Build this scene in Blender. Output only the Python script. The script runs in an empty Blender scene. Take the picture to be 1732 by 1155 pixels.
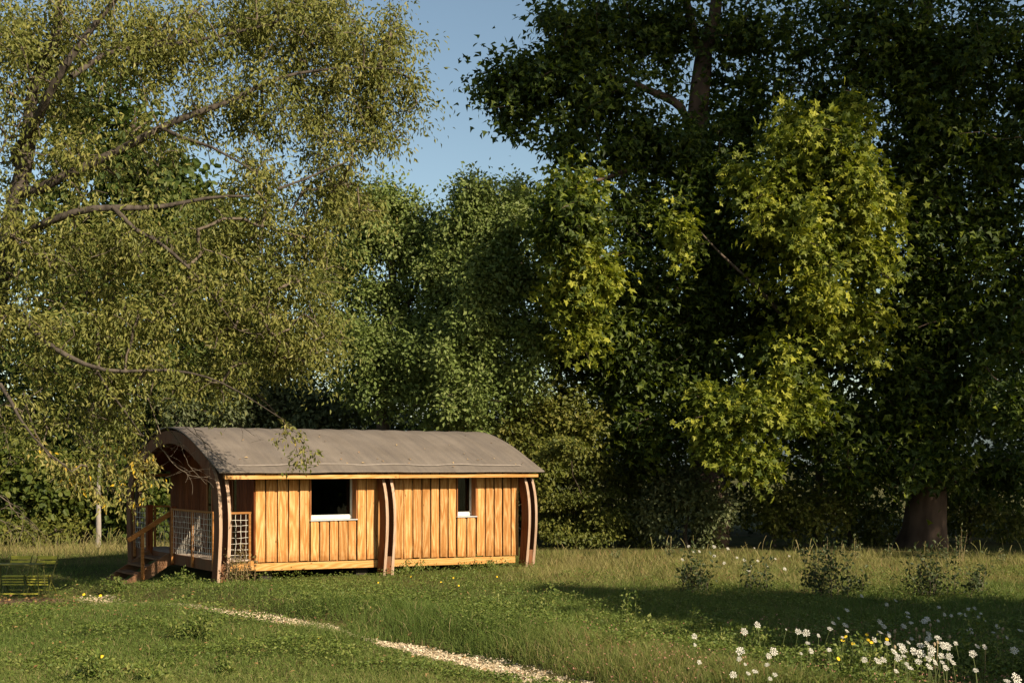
import bpy, bmesh, math, random
import numpy as np
from mathutils import Vector, Matrix
R = math.radians
scene = bpy.context.scene
col = scene.collection
random.seed(7)

# ------------------------------------------------------------------ camera, sky, sun, exposure
F, CX, HY, CH = 2130.0, 866.0, 783.0, 2.56          # focal length / centre / horizon in photo pixels, eye height
cam_d = bpy.data.cameras.new('camera'); cam = bpy.data.objects.new('camera', cam_d); col.objects.link(cam)
cam.location = (0, 0, CH); cam.rotation_euler = (R(90), 0, 0)
cam_d.sensor_width = 36; cam_d.lens = F / 1732 * 36; cam_d.shift_y = (HY - 577.5) / 1732
cam_d.clip_start = 0.1; cam_d.clip_end = 3000
scene.camera = cam
SUN_EL = 30.0
SX, SY = 0.732, -0.682                                # plan direction towards the sun
n = math.hypot(SX, SY); SX /= n; SY /= n
w = bpy.data.worlds.new('World'); scene.world = w; w.use_nodes = True
nt = w.node_tree; nt.nodes.clear()
sky = nt.nodes.new('ShaderNodeTexSky'); sky.sky_type = 'NISHITA'; sky.sun_disc = False
sky.sun_elevation = R(SUN_EL); sky.sun_rotation = math.atan2(SX, SY)
sky.air_density = 0.9; sky.dust_density = 1.1; sky.ozone_density = 0.35; sky.altitude = 200
bg = nt.nodes.new('ShaderNodeBackground'); bg.inputs['Strength'].default_value = 0.08
wo = nt.nodes.new('ShaderNodeOutputWorld')
tn = nt.nodes.new('ShaderNodeMix'); tn.data_type = 'RGBA'; tn.blend_type = 'MULTIPLY'; tn.inputs[0].default_value = 1; tn.inputs[7].default_value = (1.12, 1.11, 0.97, 1)
nt.links.new(sky.outputs[0], tn.inputs[6]); nt.links.new(tn.outputs[2], bg.inputs[0]); nt.links.new(bg.outputs[0], wo.inputs[0])
sd = bpy.data.lights.new('sun', 'SUN'); sun = bpy.data.objects.new('sun', sd); col.objects.link(sun)
sd.energy = 5.0; sd.angle = R(0.53); sd.color = (1.0, 0.86, 0.66)
sun.rotation_euler = Vector((SX * math.cos(R(SUN_EL)), SY * math.cos(R(SUN_EL)), math.sin(R(SUN_EL)))).to_track_quat('Z', 'Y').to_euler()
sun.location = (20, -10, 30)
vs = scene.view_settings
scene.display_settings.display_device = 'sRGB'
vs.view_transform = 'Standard'; vs.look = 'None'; vs.gamma = 1.0; vs.use_curve_mapping = False; vs.exposure = 0.78
scene.cycles.max_bounces = 6; scene.cycles.transparent_max_bounces = 8
scene.cycles.diffuse_bounces = 3; scene.cycles.transmission_bounces = 4
scene.cycles.use_denoising = True

# ------------------------------------------------------------------ helpers
def tag(o, label=None, cat=None, group=None, kind=None):
    if label: o['label'] = label
    if cat: o['category'] = cat
    if group: o['group'] = group
    if kind: o['kind'] = kind
    return o

def empty(name, loc=(0, 0, 0), rz=0.0):
    o = bpy.data.objects.new(name, None); col.objects.link(o)
    o.location = loc; o.rotation_euler = (0, 0, rz); o.empty_display_size = 0.2
    return o

def link(name, me, parent=None, mat=None, loc=None):
    o = bpy.data.objects.new(name, me); col.objects.link(o)
    if mat is not None and len(me.materials) == 0: me.materials.append(mat)
    if parent: o.parent = parent
    if loc is not None: o.location = loc
    return o

def np_mesh(name, V, Fc, tint=None, mats=None, fmat=None, smooth=False):
    """V (n,3); Fc list of (m,k) int arrays."""
    me = bpy.data.meshes.new(name)
    V = np.asarray(V, np.float32)
    Fc = [np.asarray(f, np.int32) for f in Fc if len(f)]
    nl = sum(f.size for f in Fc); nf = sum(len(f) for f in Fc)
    me.vertices.add(len(V)); me.vertices.foreach_set('co', V.ravel())
    me.loops.add(nl); me.polygons.add(nf)
    me.loops.foreach_set('vertex_index', np.concatenate([f.ravel() for f in Fc]))
    tot = np.concatenate([np.full(len(f), f.shape[1], np.int32) for f in Fc])
    st = np.concatenate([[0], np.cumsum(tot)[:-1]]).astype(np.int32)
    me.polygons.foreach_set('loop_start', st)
    me.polygons.foreach_set('use_smooth', np.full(nf, bool(smooth)))
    if tint is not None:
        a = me.attributes.new('tint', 'FLOAT', 'POINT'); a.data.foreach_set('value', np.asarray(tint, np.float32))
    me.update(calc_edges=True)
    return me

def bm_box(bm, x0, x1, y0, y1, z0, z1, mtx=None):
    vs_ = [bm.verts.new((x, y, z)) for z in (z0, z1) for y in (y0, y1) for x in (x0, x1)]
    for f in ((0, 2, 3, 1), (4, 5, 7, 6), (0, 1, 5, 4), (2, 6, 7, 3), (0, 4, 6, 2), (1, 3, 7, 5)):
        bm.faces.new([vs_[i] for i in f])
    if mtx is not None: bmesh.ops.transform(bm, matrix=mtx, verts=vs_)
    return vs_

def bm_bar(bm, a, b, wx, wz, up=(0, 0, 1)):
    """rectangular bar from a to b"""
    a = Vector(a); b = Vector(b); d = (b - a); L = d.length; d.normalize()
    s = d.cross(Vector(up)); 
    if s.length < 1e-4: s = d.cross(Vector((0, 1, 0)))
    s.normalize(); u = s.cross(d)
    m = Matrix(((s.x, d.x, u.x, a.x), (s.y, d.y, u.y, a.y), (s.z, d.z, u.z, a.z), (0, 0, 0, 1)))
    return bm_box(bm, -wx / 2, wx / 2, 0, L, -wz / 2, wz / 2, m)

def bm_obj(name, bm, mat, parent=None, bevel=0.0, smooth=False):
    if bevel > 0:
        bmesh.ops.bevel(bm, geom=bm.edges[:], offset=bevel, segments=1, affect='EDGES', profile=0.5)
    bmesh.ops.recalc_face_normals(bm, faces=bm.faces[:])
    me = bpy.data.meshes.new(name); bm.to_mesh(me); bm.free()
    if smooth:
        for p in me.polygons: p.use_smooth = True
    return link(name, me, parent, mat)

def tube_rings(P, rad, k, ref=np.array([0.31, 0.17, 0.935])):
    """P (n,3) nodes with given tangents handled outside"""
    pass

def vnoise(x, y, s, seed=0):
    """smooth value noise 0..1"""
    rng = np.random.default_rng(seed); G = rng.random((64, 64))
    x = np.asarray(x) / s + 100.37; y = np.asarray(y) / s + 100.71
    xi = np.floor(x).astype(int); yi = np.floor(y).astype(int)
    fx = x - xi; fy = y - yi; fx = fx * fx * (3 - 2 * fx); fy = fy * fy * (3 - 2 * fy)
    g = lambda a, b: G[a % 64, b % 64]
    return (g(xi, yi) * (1 - fx) + g(xi + 1, yi) * fx) * (1 - fy) + (g(xi, yi + 1) * (1 - fx) + g(xi + 1, yi + 1) * fx) * fy

def fbm(x, y, s, seed=0):
    return (vnoise(x, y, s, seed) + 0.5 * vnoise(x, y, s / 2.1, seed + 1) + 0.25 * vnoise(x, y, s / 4.3, seed + 2)) / 1.75

def sstep(a, b, x):
    t = np.clip((np.asarray(x, float) - a) / (b - a), 0, 1); return t * t * (3 - 2 * t)

# ------------------------------------------------------------------ materials
def mat_new(name):
    m = bpy.data.materials.new(name); m.use_nodes = True
    t = m.node_tree; b = t.nodes['Principled BSDF']
    return m, t, b

def nd(t, typ, **kw):
    x = t.nodes.new(typ)
    for k, v in kw.items(): setattr(x, k, v)
    return x

def ramp(t, stops, interp='LINEAR'):
    r = nd(t, 'ShaderNodeValToRGB'); r.color_ramp.interpolation = interp
    e = r.color_ramp.elements
    while len(e) < len(stops): e.new(0.5)
    for i, (p, c) in enumerate(stops):
        e[i].position = p; e[i].color = (*c, 1)
    return r

def leaf_mat(name, stops, trans=0.35, rough=0.55, spec=0.25, tcol=(1.15, 1.2, 0.55)):
    m, t, b = mat_new(name)
    at = nd(t, 'ShaderNodeAttribute', attribute_name='tint')
    r = ramp(t, stops); t.links.new(at.outputs['Fac'], r.inputs[0])
    t.links.new(r.outputs[0], b.inputs['Base Color'])
    b.inputs['Roughness'].default_value = rough; b.inputs['Specular IOR Level'].default_value = spec
    mx = nd(t, 'ShaderNodeMix', data_type='RGBA', blend_type='MULTIPLY'); mx.inputs[0].default_value = 1
    t.links.new(r.outputs[0], mx.inputs[6]); mx.inputs[7].default_value = (*tcol, 1)
    tr = nd(t, 'ShaderNodeBsdfTranslucent'); t.links.new(mx.outputs[2], tr.inputs[0])
    ms = nd(t, 'ShaderNodeMixShader'); ms.inputs[0].default_value = trans
    t.links.new(b.outputs[0], ms.inputs[1]); t.links.new(tr.outputs[0], ms.inputs[2])
    t.links.new(ms.outputs[0], t.nodes['Material Output'].inputs[0])
    return m

def bark_mat(name, c0, c1, scale=6.0):
    m, t, b = mat_new(name)
    tc = nd(t, 'ShaderNodeTexCoord'); mp = nd(t, 'ShaderNodeMapping'); mp.inputs['Scale'].default_value = (scale, scale, scale * 0.35)
    n1 = nd(t, 'ShaderNodeTexNoise'); n1.inputs['Scale'].default_value = 1.0; n1.inputs['Detail'].default_value = 6
    t.links.new(tc.outputs['Object'], mp.inputs[0]); t.links.new(mp.outputs[0], n1.inputs[0])
    r = ramp(t, [(0.3, c0), (0.7, c1)]); t.links.new(n1.outputs[0], r.inputs[0])
    t.links.new(r.outputs[0], b.inputs['Base Color'])
    bp = nd(t, 'ShaderNodeBump'); bp.inputs['Strength'].default_value = 0.7; bp.inputs['Distance'].default_value = 0.04
    t.links.new(n1.outputs[0], bp.inputs['Height']); t.links.new(bp.outputs[0], b.inputs['Normal'])
    b.inputs['Roughness'].default_value = 0.9; b.inputs['Specular IOR Level'].default_value = 0.1
    return m

def wood_mat(name, c_dark, c_mid, c_light, long_axis='Z', knots=True, grey=None, rough=0.65, splash=False):
    m, t, b = mat_new(name)
    tc = nd(t, 'ShaderNodeTexCoord'); oi = nd(t, 'ShaderNodeObjectInfo')
    ml = nd(t, 'ShaderNodeMath', operation='MULTIPLY'); ml.inputs[1].default_value = 37.0
    t.links.new(oi.outputs['Random'], ml.inputs[0])
    ad = nd(t, 'ShaderNodeVectorMath', operation='ADD')
    t.links.new(tc.outputs['Object'], ad.inputs[0]); t.links.new(ml.outputs[0], ad.inputs[1])
    s = {'Z': (9, 9, 0.9), 'X': (0.9, 9, 9), 'Y': (9, 0.9, 9)}[long_axis]
    mp = nd(t, 'ShaderNodeMapping'); mp.inputs['Scale'].default_value = s
    t.links.new(ad.outputs[0], mp.inputs[0])
    # cathedral grain: distorted bands
    n0 = nd(t, 'ShaderNodeTexNoise'); n0.inputs['Scale'].default_value = 0.42; n0.inputs['Detail'].default_value = 2
    t.links.new(mp.outputs[0], n0.inputs[0])
    sc = nd(t, 'ShaderNodeMath', operation='MULTIPLY'); sc.inputs[1].default_value = 11.0
    t.links.new(n0.outputs[0], sc.inputs[0])
    sn = nd(t, 'ShaderNodeMath', operation='PINGPONG'); sn.inputs[1].default_value = 0.5
    t.links.new(sc.outputs[0], sn.inputs[0])
    n1 = nd(t, 'ShaderNodeTexNoise'); n1.inputs['Scale'].default_value = 7; n1.inputs['Detail'].default_value = 5
    t.links.new(mp.outputs[0], n1.inputs[0])
    mix = nd(t, 'ShaderNodeMath', operation='MULTIPLY_ADD'); mix.inputs[1].default_value = 0.85
    t.links.new(sn.outputs[0], mix.inputs[0])
    m3 = nd(t, 'ShaderNodeMath', operation='MULTIPLY'); m3.inputs[1].default_value = 0.6
    t.links.new(n1.outputs[0], m3.inputs[0]); t.links.new(m3.outputs[0], mix.inputs[2])
    r = ramp(t, [(0.22, c_dark), (0.5, c_mid), (0.82, c_light)]); t.links.new(mix.outputs[0], r.inputs[0])
    # each board its own tone
    hv = nd(t, 'ShaderNodeHueSaturation')
    mr = nd(t, 'ShaderNodeMapRange'); mr.inputs[3].default_value = 0.8; mr.inputs[4].default_value = 1.15
    t.links.new(oi.outputs['Random'], mr.inputs[0]); t.links.new(mr.outputs[0], hv.inputs['Value'])
    t.links.new(r.outputs[0], hv.inputs['Color'])
    out = hv.outputs[0]
    if knots:
        mk = nd(t, 'ShaderNodeMapping'); mk.inputs['Scale'].default_value = {'Z': (5, 5, 2.4), 'X': (2.4, 5, 5), 'Y': (5, 2.4, 5)}[long_axis]
        t.links.new(ad.outputs[0], mk.inputs[0])
        vo = nd(t, 'ShaderNodeTexVoronoi'); vo.inputs['Scale'].default_value = 0.9
        t.links.new(mk.outputs[0], vo.inputs[0])
        kr = ramp(t, [(0.03, (0.3, 0.3, 0.3)), (0.085, (1, 1, 1))]); t.links.new(vo.outputs['Distance'], kr.inputs[0])
        mm = nd(t, 'ShaderNodeMix', data_type='RGBA', blend_type='MULTIPLY'); mm.inputs[0].default_value = 1
        t.links.new(out, mm.inputs[6]); t.links.new(kr.outputs[0], mm.inputs[7]); out = mm.outputs[2]
    if grey is not None:   # weathering that greys the wood in patches
        n2 = nd(t, 'ShaderNodeTexNoise'); n2.inputs['Scale'].default_value = 2.2; n2.inputs['Detail'].default_value = 5
        t.links.new(ad.outputs[0], n2.inputs[0])
        gr = ramp(t, [(0.4, (0, 0, 0)), (0.68, (1, 1, 1))]); t.links.new(n2.outputs[0], gr.inputs[0])
        mg = nd(t, 'ShaderNodeMix', data_type='RGBA'); t.links.new(gr.outputs[0], mg.inputs[0])
        t.links.new(out, mg.inputs[6]); mg.inputs[7].default_value = (*grey, 1); out = mg.outputs[2]
    if splash:
        sx_ = nd(t, 'ShaderNodeSeparateXYZ'); t.links.new(tc.outputs['Object'], sx_.inputs[0])
        n4 = nd(t, 'ShaderNodeTexNoise'); n4.inputs['Scale'].default_value = 9; n4.inputs['Detail'].default_value = 4; t.links.new(ad.outputs[0], n4.inputs[0])
        mu = nd(t, 'ShaderNodeMath', operation='MULTIPLY_ADD'); mu.inputs[1].default_value = 0.55; t.links.new(n4.outputs[0], mu.inputs[0]); t.links.new(sx_.outputs[2], mu.inputs[2])
        sr = ramp(t, [(0.3, (0.72, 0.66, 0.6)), (0.5, (1, 1, 1))]); t.links.new(mu.outputs[0], sr.inputs[0])
        m5 = nd(t, 'ShaderNodeMix', data_type='RGBA', blend_type='MULTIPLY'); m5.inputs[0].default_value = 1
        t.links.new(out, m5.inputs[6]); t.links.new(sr.outputs[0], m5.inputs[7]); out = m5.outputs[2]
    t.links.new(out, b.inputs['Base Color'])
    b.inputs['Roughness'].default_value = rough; b.inputs['Specular IOR Level'].default_value = 0.04
    bp = nd(t, 'ShaderNodeBump'); bp.inputs['Strength'].default_value = 0.25; bp.inputs['Distance'].default_value = 0.006
    t.links.new(mix.outputs[0], bp.inputs['Height']); t.links.new(bp.outputs[0], b.inputs['Normal'])
    return m

def plain_mat(name, c, rough=0.6, metallic=0.0, spec=0.3, var=0.15, scale=8.0):
    m, t, b = mat_new(name)
    tc = nd(t, 'ShaderNodeTexCoord'); n1 = nd(t, 'ShaderNodeTexNoise'); n1.inputs['Scale'].default_value = scale; n1.inputs['Detail'].default_value = 4
    t.links.new(tc.outputs['Object'], n1.inputs[0])
    r = ramp(t, [(0.3, tuple(x * (1 - var) for x in c)), (0.7, tuple(min(1, x * (1 + var)) for x in c))])
    t.links.new(n1.outputs[0], r.inputs[0]); t.links.new(r.outputs[0], b.inputs['Base Color'])
    b.inputs['Roughness'].default_value = rough; b.inputs['Metallic'].default_value = metallic; b.inputs['Specular IOR Level'].default_value = spec
    return m

M = {}
M['larch'] = wood_mat('larch_cladding', (0.32, 0.138, 0.039), (0.43, 0.205, 0.064), (0.62, 0.375, 0.165), splash=True)
M['larch_x'] = wood_mat('larch_beam', (0.36, 0.17, 0.05), (0.47, 0.24, 0.075), (0.56, 0.33, 0.14), 'X')
M['porch'] = wood_mat('dark_red_boards', (0.085, 0.024, 0.008), (0.15, 0.043, 0.014), (0.2, 0.062, 0.02))  # even dark red tone, deeper than the cladding
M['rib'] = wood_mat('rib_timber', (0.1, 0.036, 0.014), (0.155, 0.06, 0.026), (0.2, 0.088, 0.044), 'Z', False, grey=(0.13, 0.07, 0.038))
M['rib_edge'] = wood_mat('pale_rib_edge', (0.33, 0.21, 0.135), (0.4, 0.27, 0.185), (0.46, 0.33, 0.24), 'Z', False)  # outer rib faces, paler than the sides
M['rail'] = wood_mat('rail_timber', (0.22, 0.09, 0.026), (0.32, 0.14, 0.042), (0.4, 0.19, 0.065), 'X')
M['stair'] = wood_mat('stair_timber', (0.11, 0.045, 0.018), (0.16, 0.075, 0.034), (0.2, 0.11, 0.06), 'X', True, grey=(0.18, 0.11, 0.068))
M['deck'] = wood_mat('deck_timber', (0.25, 0.17, 0.12), (0.36, 0.27, 0.2), (0.45, 0.37, 0.3), 'X', False)
M['white_frame'] = plain_mat('white_window_frame', (0.6, 0.57, 0.5), 0.45)
M['zinc'] = plain_mat('zinc_sill', (0.55, 0.56, 0.57), 0.35, 0.4)
M['reveal'] = wood_mat('reveal_timber', (0.26, 0.1, 0.04), (0.34, 0.14, 0.055), (0.42, 0.19, 0.08), 'Z', False)
M['rope'] = plain_mat('white_rope_net', (0.55, 0.5, 0.42), 0.8)
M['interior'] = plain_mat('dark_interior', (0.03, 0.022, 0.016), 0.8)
M['grey_post'] = bark_mat('grey_post', (0.2, 0.17, 0.14), (0.34, 0.3, 0.26))
M['chair'] = plain_mat('yellow_green_paint', (0.44, 0.41, 0.05), 0.4, 0.0, 0.4)
M['chair_dark'] = plain_mat('olive_paint', (0.1, 0.1, 0.02), 0.45)

# glass that mirrors the trees and shows a dark room
m, t, b = mat_new('window_glass')
gl = nd(t, 'ShaderNodeBsdfGlossy'); gl.inputs['Roughness'].default_value = 0.02; gl.inputs[0].default_value = (0.9, 0.92, 0.9, 1)
tp = nd(t, 'ShaderNodeBsdfTransparent'); tp.inputs[0].default_value = (0.5, 0.55, 0.5, 1)
fr = nd(t, 'ShaderNodeFresnel'); fr.inputs[0].default_value = 1.5
ms = nd(t, 'ShaderNodeMixShader'); t.links.new(fr.outputs[0], ms.inputs[0])
t.links.new(tp.outputs[0], ms.inputs[1]); t.links.new(gl.outputs[0], ms.inputs[2])
t.links.new(ms.outputs[0], t.nodes['Material Output'].inputs[0]); M['glass'] = m

# roof membrane
m, t, b = mat_new('roof_membrane')
tc = nd(t, 'ShaderNodeTexCoord')
n1 = nd(t, 'ShaderNodeTexNoise'); n1.inputs['Scale'].default_value = 1.3; n1.inputs['Detail'].default_value = 7
n2 = nd(t, 'ShaderNodeTexNoise'); n2.inputs['Scale'].default_value = 60; n2.inputs['Detail'].default_value = 3
t.links.new(tc.outputs['Object'], n1.inputs[0]); t.links.new(tc.outputs['Object'], n2.inputs[0])
mp = nd(t, 'ShaderNodeMapping'); mp.inputs['Scale'].default_value = (6.5, 0.5, 0.8)
t.links.new(tc.outputs['Object'], mp.inputs[0])
n3 = nd(t, 'ShaderNodeTexNoise'); n3.inputs['Scale'].default_value = 1.0; n3.inputs['Detail'].default_value = 3
t.links.new(mp.outputs[0], n3.inputs[0])
r1 = ramp(t, [(0.3, (0.138, 0.115, 0.096)), (0.7, (0.182, 0.154, 0.13))]); t.links.new(n1.outputs[0], r1.inputs[0])
r2 = ramp(t, [(0.3, (0.8, 0.8, 0.8)), (0.7, (1.12, 1.12, 1.12))]); t.links.new(n2.outputs[0], r2.inputs[0])
r3 = ramp(t, [(0.3, (0.84, 0.84, 0.85)), (0.6, (1.04, 1.03, 1.0))]); t.links.new(n3.outputs[0], r3.inputs[0])
a1 = nd(t, 'ShaderNodeMix', data_type='RGBA', blend_type='MULTIPLY'); a1.inputs[0].default_value = 1
a2 = nd(t, 'ShaderNodeMix', data_type='RGBA', blend_type='MULTIPLY'); a2.inputs[0].default_value = 1
t.links.new(r1.outputs[0], a1.inputs[6]); t.links.new(r2.outputs[0], a1.inputs[7])
t.links.new(a1.outputs[2], a2.inputs[6]); t.links.new(r3.outputs[0], a2.inputs[7])
t.links.new(a2.outputs[2], b.inputs['Base Color']); b.inputs['Roughness'].default_value = 0.85; b.inputs['Specular IOR Level'].default_value = 0.15
bp = nd(t, 'ShaderNodeBump'); bp.inputs['Strength'].default_value = 0.5; bp.inputs['Distance'].default_value = 0.02
t.links.new(n3.outputs[0], bp.inputs['Height']); t.links.new(bp.outputs[0], b.inputs['Normal'])
M['roof'] = m
M['seam'] = plain_mat('roof_seam_strip', (0.215, 0.18, 0.15), 0.7)

# leaves: stops along the random tint
M['leaf_left'] = leaf_mat('leaf_of_arching_tree', [(0.0, (0.065, 0.085, 0.017)), (0.5, (0.165, 0.172, 0.039)), (0.9, (0.275, 0.25, 0.072)), (0.975, (0.32, 0.25, 0.08)), (0.985, (0.55, 0.36, 0.03)), (1.0, (0.6, 0.4, 0.03))], 0.3)
M['leaf_lime'] = leaf_mat('leaf_of_broad_leaved_tree', [(0.0, (0.035, 0.06, 0.012)), (0.6, (0.07, 0.1, 0.02)), (1.0, (0.13, 0.15, 0.035))], 0.35)
M['leaf_deep'] = leaf_mat('leaf_of_shade_undergrowth', [(0.0, (0.016, 0.028, 0.007)), (1.0, (0.05, 0.065, 0.018))], 0.25)  # leaf colour kept darker to carry the shade under the trees
M['leaf_oak'] = leaf_mat('leaf_of_oak', [(0.0, (0.065, 0.1, 0.02)), (0.55, (0.14, 0.18, 0.042)), (1.0, (0.23, 0.25, 0.085))], 0.25)
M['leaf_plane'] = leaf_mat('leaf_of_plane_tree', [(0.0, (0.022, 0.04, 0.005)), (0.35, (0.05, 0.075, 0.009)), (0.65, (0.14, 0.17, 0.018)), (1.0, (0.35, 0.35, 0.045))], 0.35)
M['leaf_bush'] = leaf_mat('leaf_of_bush', [(0.0, (0.05, 0.07, 0.013)), (0.55, (0.12, 0.13, 0.022)), (1.0, (0.21, 0.19, 0.04))], 0.3)
M['leaf_pale'] = leaf_mat('leaf_of_pale_bush', [(0.0, (0.06, 0.075, 0.03)), (0.55, (0.1, 0.12, 0.05)), (1.0, (0.17, 0.18, 0.08))], 0.3)
M['leaf_vine'] = leaf_mat('leaf_of_vine', [(0.0, (0.03, 0.05, 0.009)), (0.55, (0.075, 0.1, 0.016)), (1.0, (0.18, 0.18, 0.03))], 0.35)
M['leaf_weed'] = leaf_mat('leaf_of_weed', [(0.0, (0.055, 0.09, 0.015)), (0.6, (0.12, 0.16, 0.03)), (1.0, (0.22, 0.23, 0.06))], 0.3)
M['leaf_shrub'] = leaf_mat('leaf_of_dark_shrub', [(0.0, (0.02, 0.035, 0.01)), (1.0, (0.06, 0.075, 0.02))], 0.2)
M['leaf_rust'] = leaf_mat('leaf_of_rusty_weed', [(0.0, (0.1, 0.07, 0.03)), (0.5, (0.16, 0.1, 0.045)), (1.0, (0.14, 0.14, 0.04))], 0.25)
M['grass'] = leaf_mat('grass_blade', [(0.0, (0.05, 0.075, 0.016)), (0.3, (0.108, 0.155, 0.033)), (0.55, (0.195, 0.2, 0.058)), (0.78, (0.3, 0.245, 0.1)), (0.93, (0.42, 0.33, 0.17)), (1.0, (0.36, 0.17, 0.1))], 0.3, 0.6, 0.15)
M['bark_grey'] = bark_mat('grey_bark', (0.03, 0.024, 0.02), (0.095, 0.078, 0.062), 9)
M['bark_twig'] = bark_mat('twig_bark', (0.07, 0.055, 0.04), (0.17, 0.135, 0.1), 9)
M['bark_plane'] = bark_mat('plane_bark', (0.035, 0.024, 0.018), (0.13, 0.088, 0.066), 2.2)
M['bark_dark'] = bark_mat('dark_bark', (0.05, 0.04, 0.03), (0.12, 0.09, 0.07), 6)
M['stem'] = plain_mat('green_stem', (0.085, 0.105, 0.03), 0.7)
M['stem_dry'] = plain_mat('dry_stem', (0.3, 0.22, 0.11), 0.8)
M['umbel'] = plain_mat('white_petal', (0.55, 0.52, 0.44), 0.7)
M['yellow'] = plain_mat('yellow_petal', (0.75, 0.5, 0.02), 0.6)
M['seedhead'] = plain_mat('brown_seed_head', (0.3, 0.22, 0.13), 0.8)

# ------------------------------------------------------------------ ground
PATH = np.array([(-9.2, 27.3), (-7.8, 25.3), (-6.1, 23.4), (-4.85, 22.0), (-3.77, 20.75), (-2.6, 19.3), (-1.45, 17.75), (-0.45, 16.35), (0.6, 14.7), (1.85, 12.9), (3.0, 11.0)])

def path_dist(x, y):
    x = np.asarray(x, float); y = np.asarray(y, float)
    best = np.full(x.shape, 1e9); side = np.zeros(x.shape)
    for (ax, ay), (bx, by) in zip(PATH[:-1], PATH[1:]):
        dx, dy = bx - ax, by - ay; L2 = dx * dx + dy * dy
        tt = np.clip(((x - ax) * dx + (y - ay) * dy) / L2, 0, 1)
        d = np.hypot(x - ax - tt * dx, y - ay - tt * dy)
        s = np.sign((x - ax) * dy - (y - ay) * dx) * -1
        mk = d < best; best = np.where(mk, d, best); side = np.where(mk, s, side)
    return best, side        # side +1: right / far side of the path

def gz(x, y):
    x = np.asarray(x, float); y = np.asarray(y, float)
    z = 0.10 * (fbm(x, y, 5.0, 11) - 0.5)
    z = z - 0.32 * sstep(-5.6, -8.6, x) * sstep(21, 25, y) * sstep(37, 30, y)
    d, s = path_dist(x, y)
    z = z + 0.14 * sstep(0.25, 1.2, d) * sstep(3.2, 1.4, d) * (s > 0)
    z = z - 0.05 * sstep(0.6, 0.2, d)
    near_cabin = sstep(1.5, 0.0, np.maximum(np.abs((x + 6.07) * 0.823 + (y - 26.6) * 0.568 - 4) - 4, np.abs(-(x + 6.07) * 0.568 + (y - 26.6) * 0.823 - 3) - 3))
    cu = (x + 6.07) * 0.823 + (y - 26.6) * 0.568
    z = z * (1 - near_cabin) + near_cabin * np.where(cu < 0.5, np.minimum(z, -0.02), -0.02)
    return z

def gzf(x, y): return float(gz(np.array([x]), np.array([y]))[0])

def pix(x, Z): return (x - CX) * Z / F              # photo column at depth Z -> world X

def make_ground():
    xs = np.concatenate([np.linspace(-900, -40, 14)[:-1], np.linspace(-40, -16, 30)[:-1], np.linspace(-16, 18, 130), np.linspace(18, 45, 25)[1:], np.linspace(45, 900, 14)[1:]])
    ys = np.concatenate([np.linspace(-200, 4, 12)[:-1], np.linspace(4, 44, 150), np.linspace(44, 80, 20)[1:], np.linspace(80, 1500, 18)[1:]])
    X, Y = np.meshgrid(xs, ys); Zg = gz(X, Y)
    nx, ny = len(xs), len(ys)
    idx = np.arange(nx * ny).reshape(ny, nx)
    Fq = np.stack([idx[:-1, :-1], idx[:-1, 1:], idx[1:, 1:], idx[1:, :-1]], -1).reshape(-1, 4)
    m, t, b = mat_new('meadow_soil')
    tc = nd(t, 'ShaderNodeTexCoord')
    n1 = nd(t, 'ShaderNodeTexNoise'); n1.inputs['Scale'].default_value = 0.5; n1.inputs['Detail'].default_value = 8
    n2 = nd(t, 'ShaderNodeTexNoise'); n2.inputs['Scale'].default_value = 14; n2.inputs['Detail'].default_value = 6
    t.links.new(tc.outputs['Object'], n1.inputs[0]); t.links.new(tc.outputs['Object'], n2.inputs[0])
    r1 = ramp(t, [(0.35, (0.05, 0.065, 0.018)), (0.65, (0.13, 0.11, 0.045))]); t.links.new(n1.outputs[0], r1.inputs[0])
    r2 = ramp(t, [(0.3, (0.5, 0.5, 0.5)), (0.7, (1.2, 1.15, 1.0))]); t.links.new(n2.outputs[0], r2.inputs[0])
    mm = nd(t, 'ShaderNodeMix', data_type='RGBA', blend_type='MULTIPLY'); mm.inputs[0].default_value = 1
    t.links.new(r1.outputs[0], mm.inputs[6]); t.links.new(r2.outputs[0], mm.inputs[7])
    t.links.new(mm.outputs[2], b.inputs['Base Color']); b.inputs['Roughness'].default_value = 1; b.inputs['Specular IOR Level'].default_value = 0.05
    me = np_mesh('ground', np.stack([X, Y, Zg], -1).reshape(-1, 3), [Fq], smooth=True)
    return tag(link('ground', me, None, m), kind='structure')
make_ground()

def strip_sheet(name, pts, half, mat, lift=0.006, seed=0):
    """ragged strip following the ground"""
    P = np.array(pts, float); seg = np.hypot(*(P[1:] - P[:-1]).T); s = np.concatenate([[0], np.cumsum(seg)])
    q = np.arange(0, s[-1], 0.12); px_ = np.interp(q, s, P[:, 0]); py_ = np.interp(q, s, P[:, 1])
    tx = np.gradient(px_); ty = np.gradient(py_); L = np.hypot(tx, ty); nx_, ny_ = -ty / L, tx / L
    k = 9; V = []
    hw = np.interp(q, s, half)
    a = hw * (0.8 + 0.5 * vnoise(q, q * 0, 0.5, seed)); bb = hw * (0.8 + 0.5 * vnoise(q, q * 0 + 9, 0.5, seed + 5))
    for j in range(k):
        f = j / (k - 1); off = -a * (1 - f) + bb * f
        V.append(np.stack([px_ + nx_ * off, py_ + ny_ * off], -1))
    V = np.stack(V, 1); Z = gz(V[..., 0], V[..., 1]) + lift
    V = np.concatenate([V, Z[..., None]], -1)
    n_ = len(q); idx = np.arange(n_ * k).reshape(n_, k)
    Fq = np.stack([idx[:-1, :-1], idx[1:, :-1], idx[1:, 1:], idx[:-1, 1:]], -1).reshape(-1, 4)
    me = np_mesh(name, V.reshape(-1, 3), [Fq], smooth=True)
    return tag(link(name, me, None, mat), kind='structure')

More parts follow.
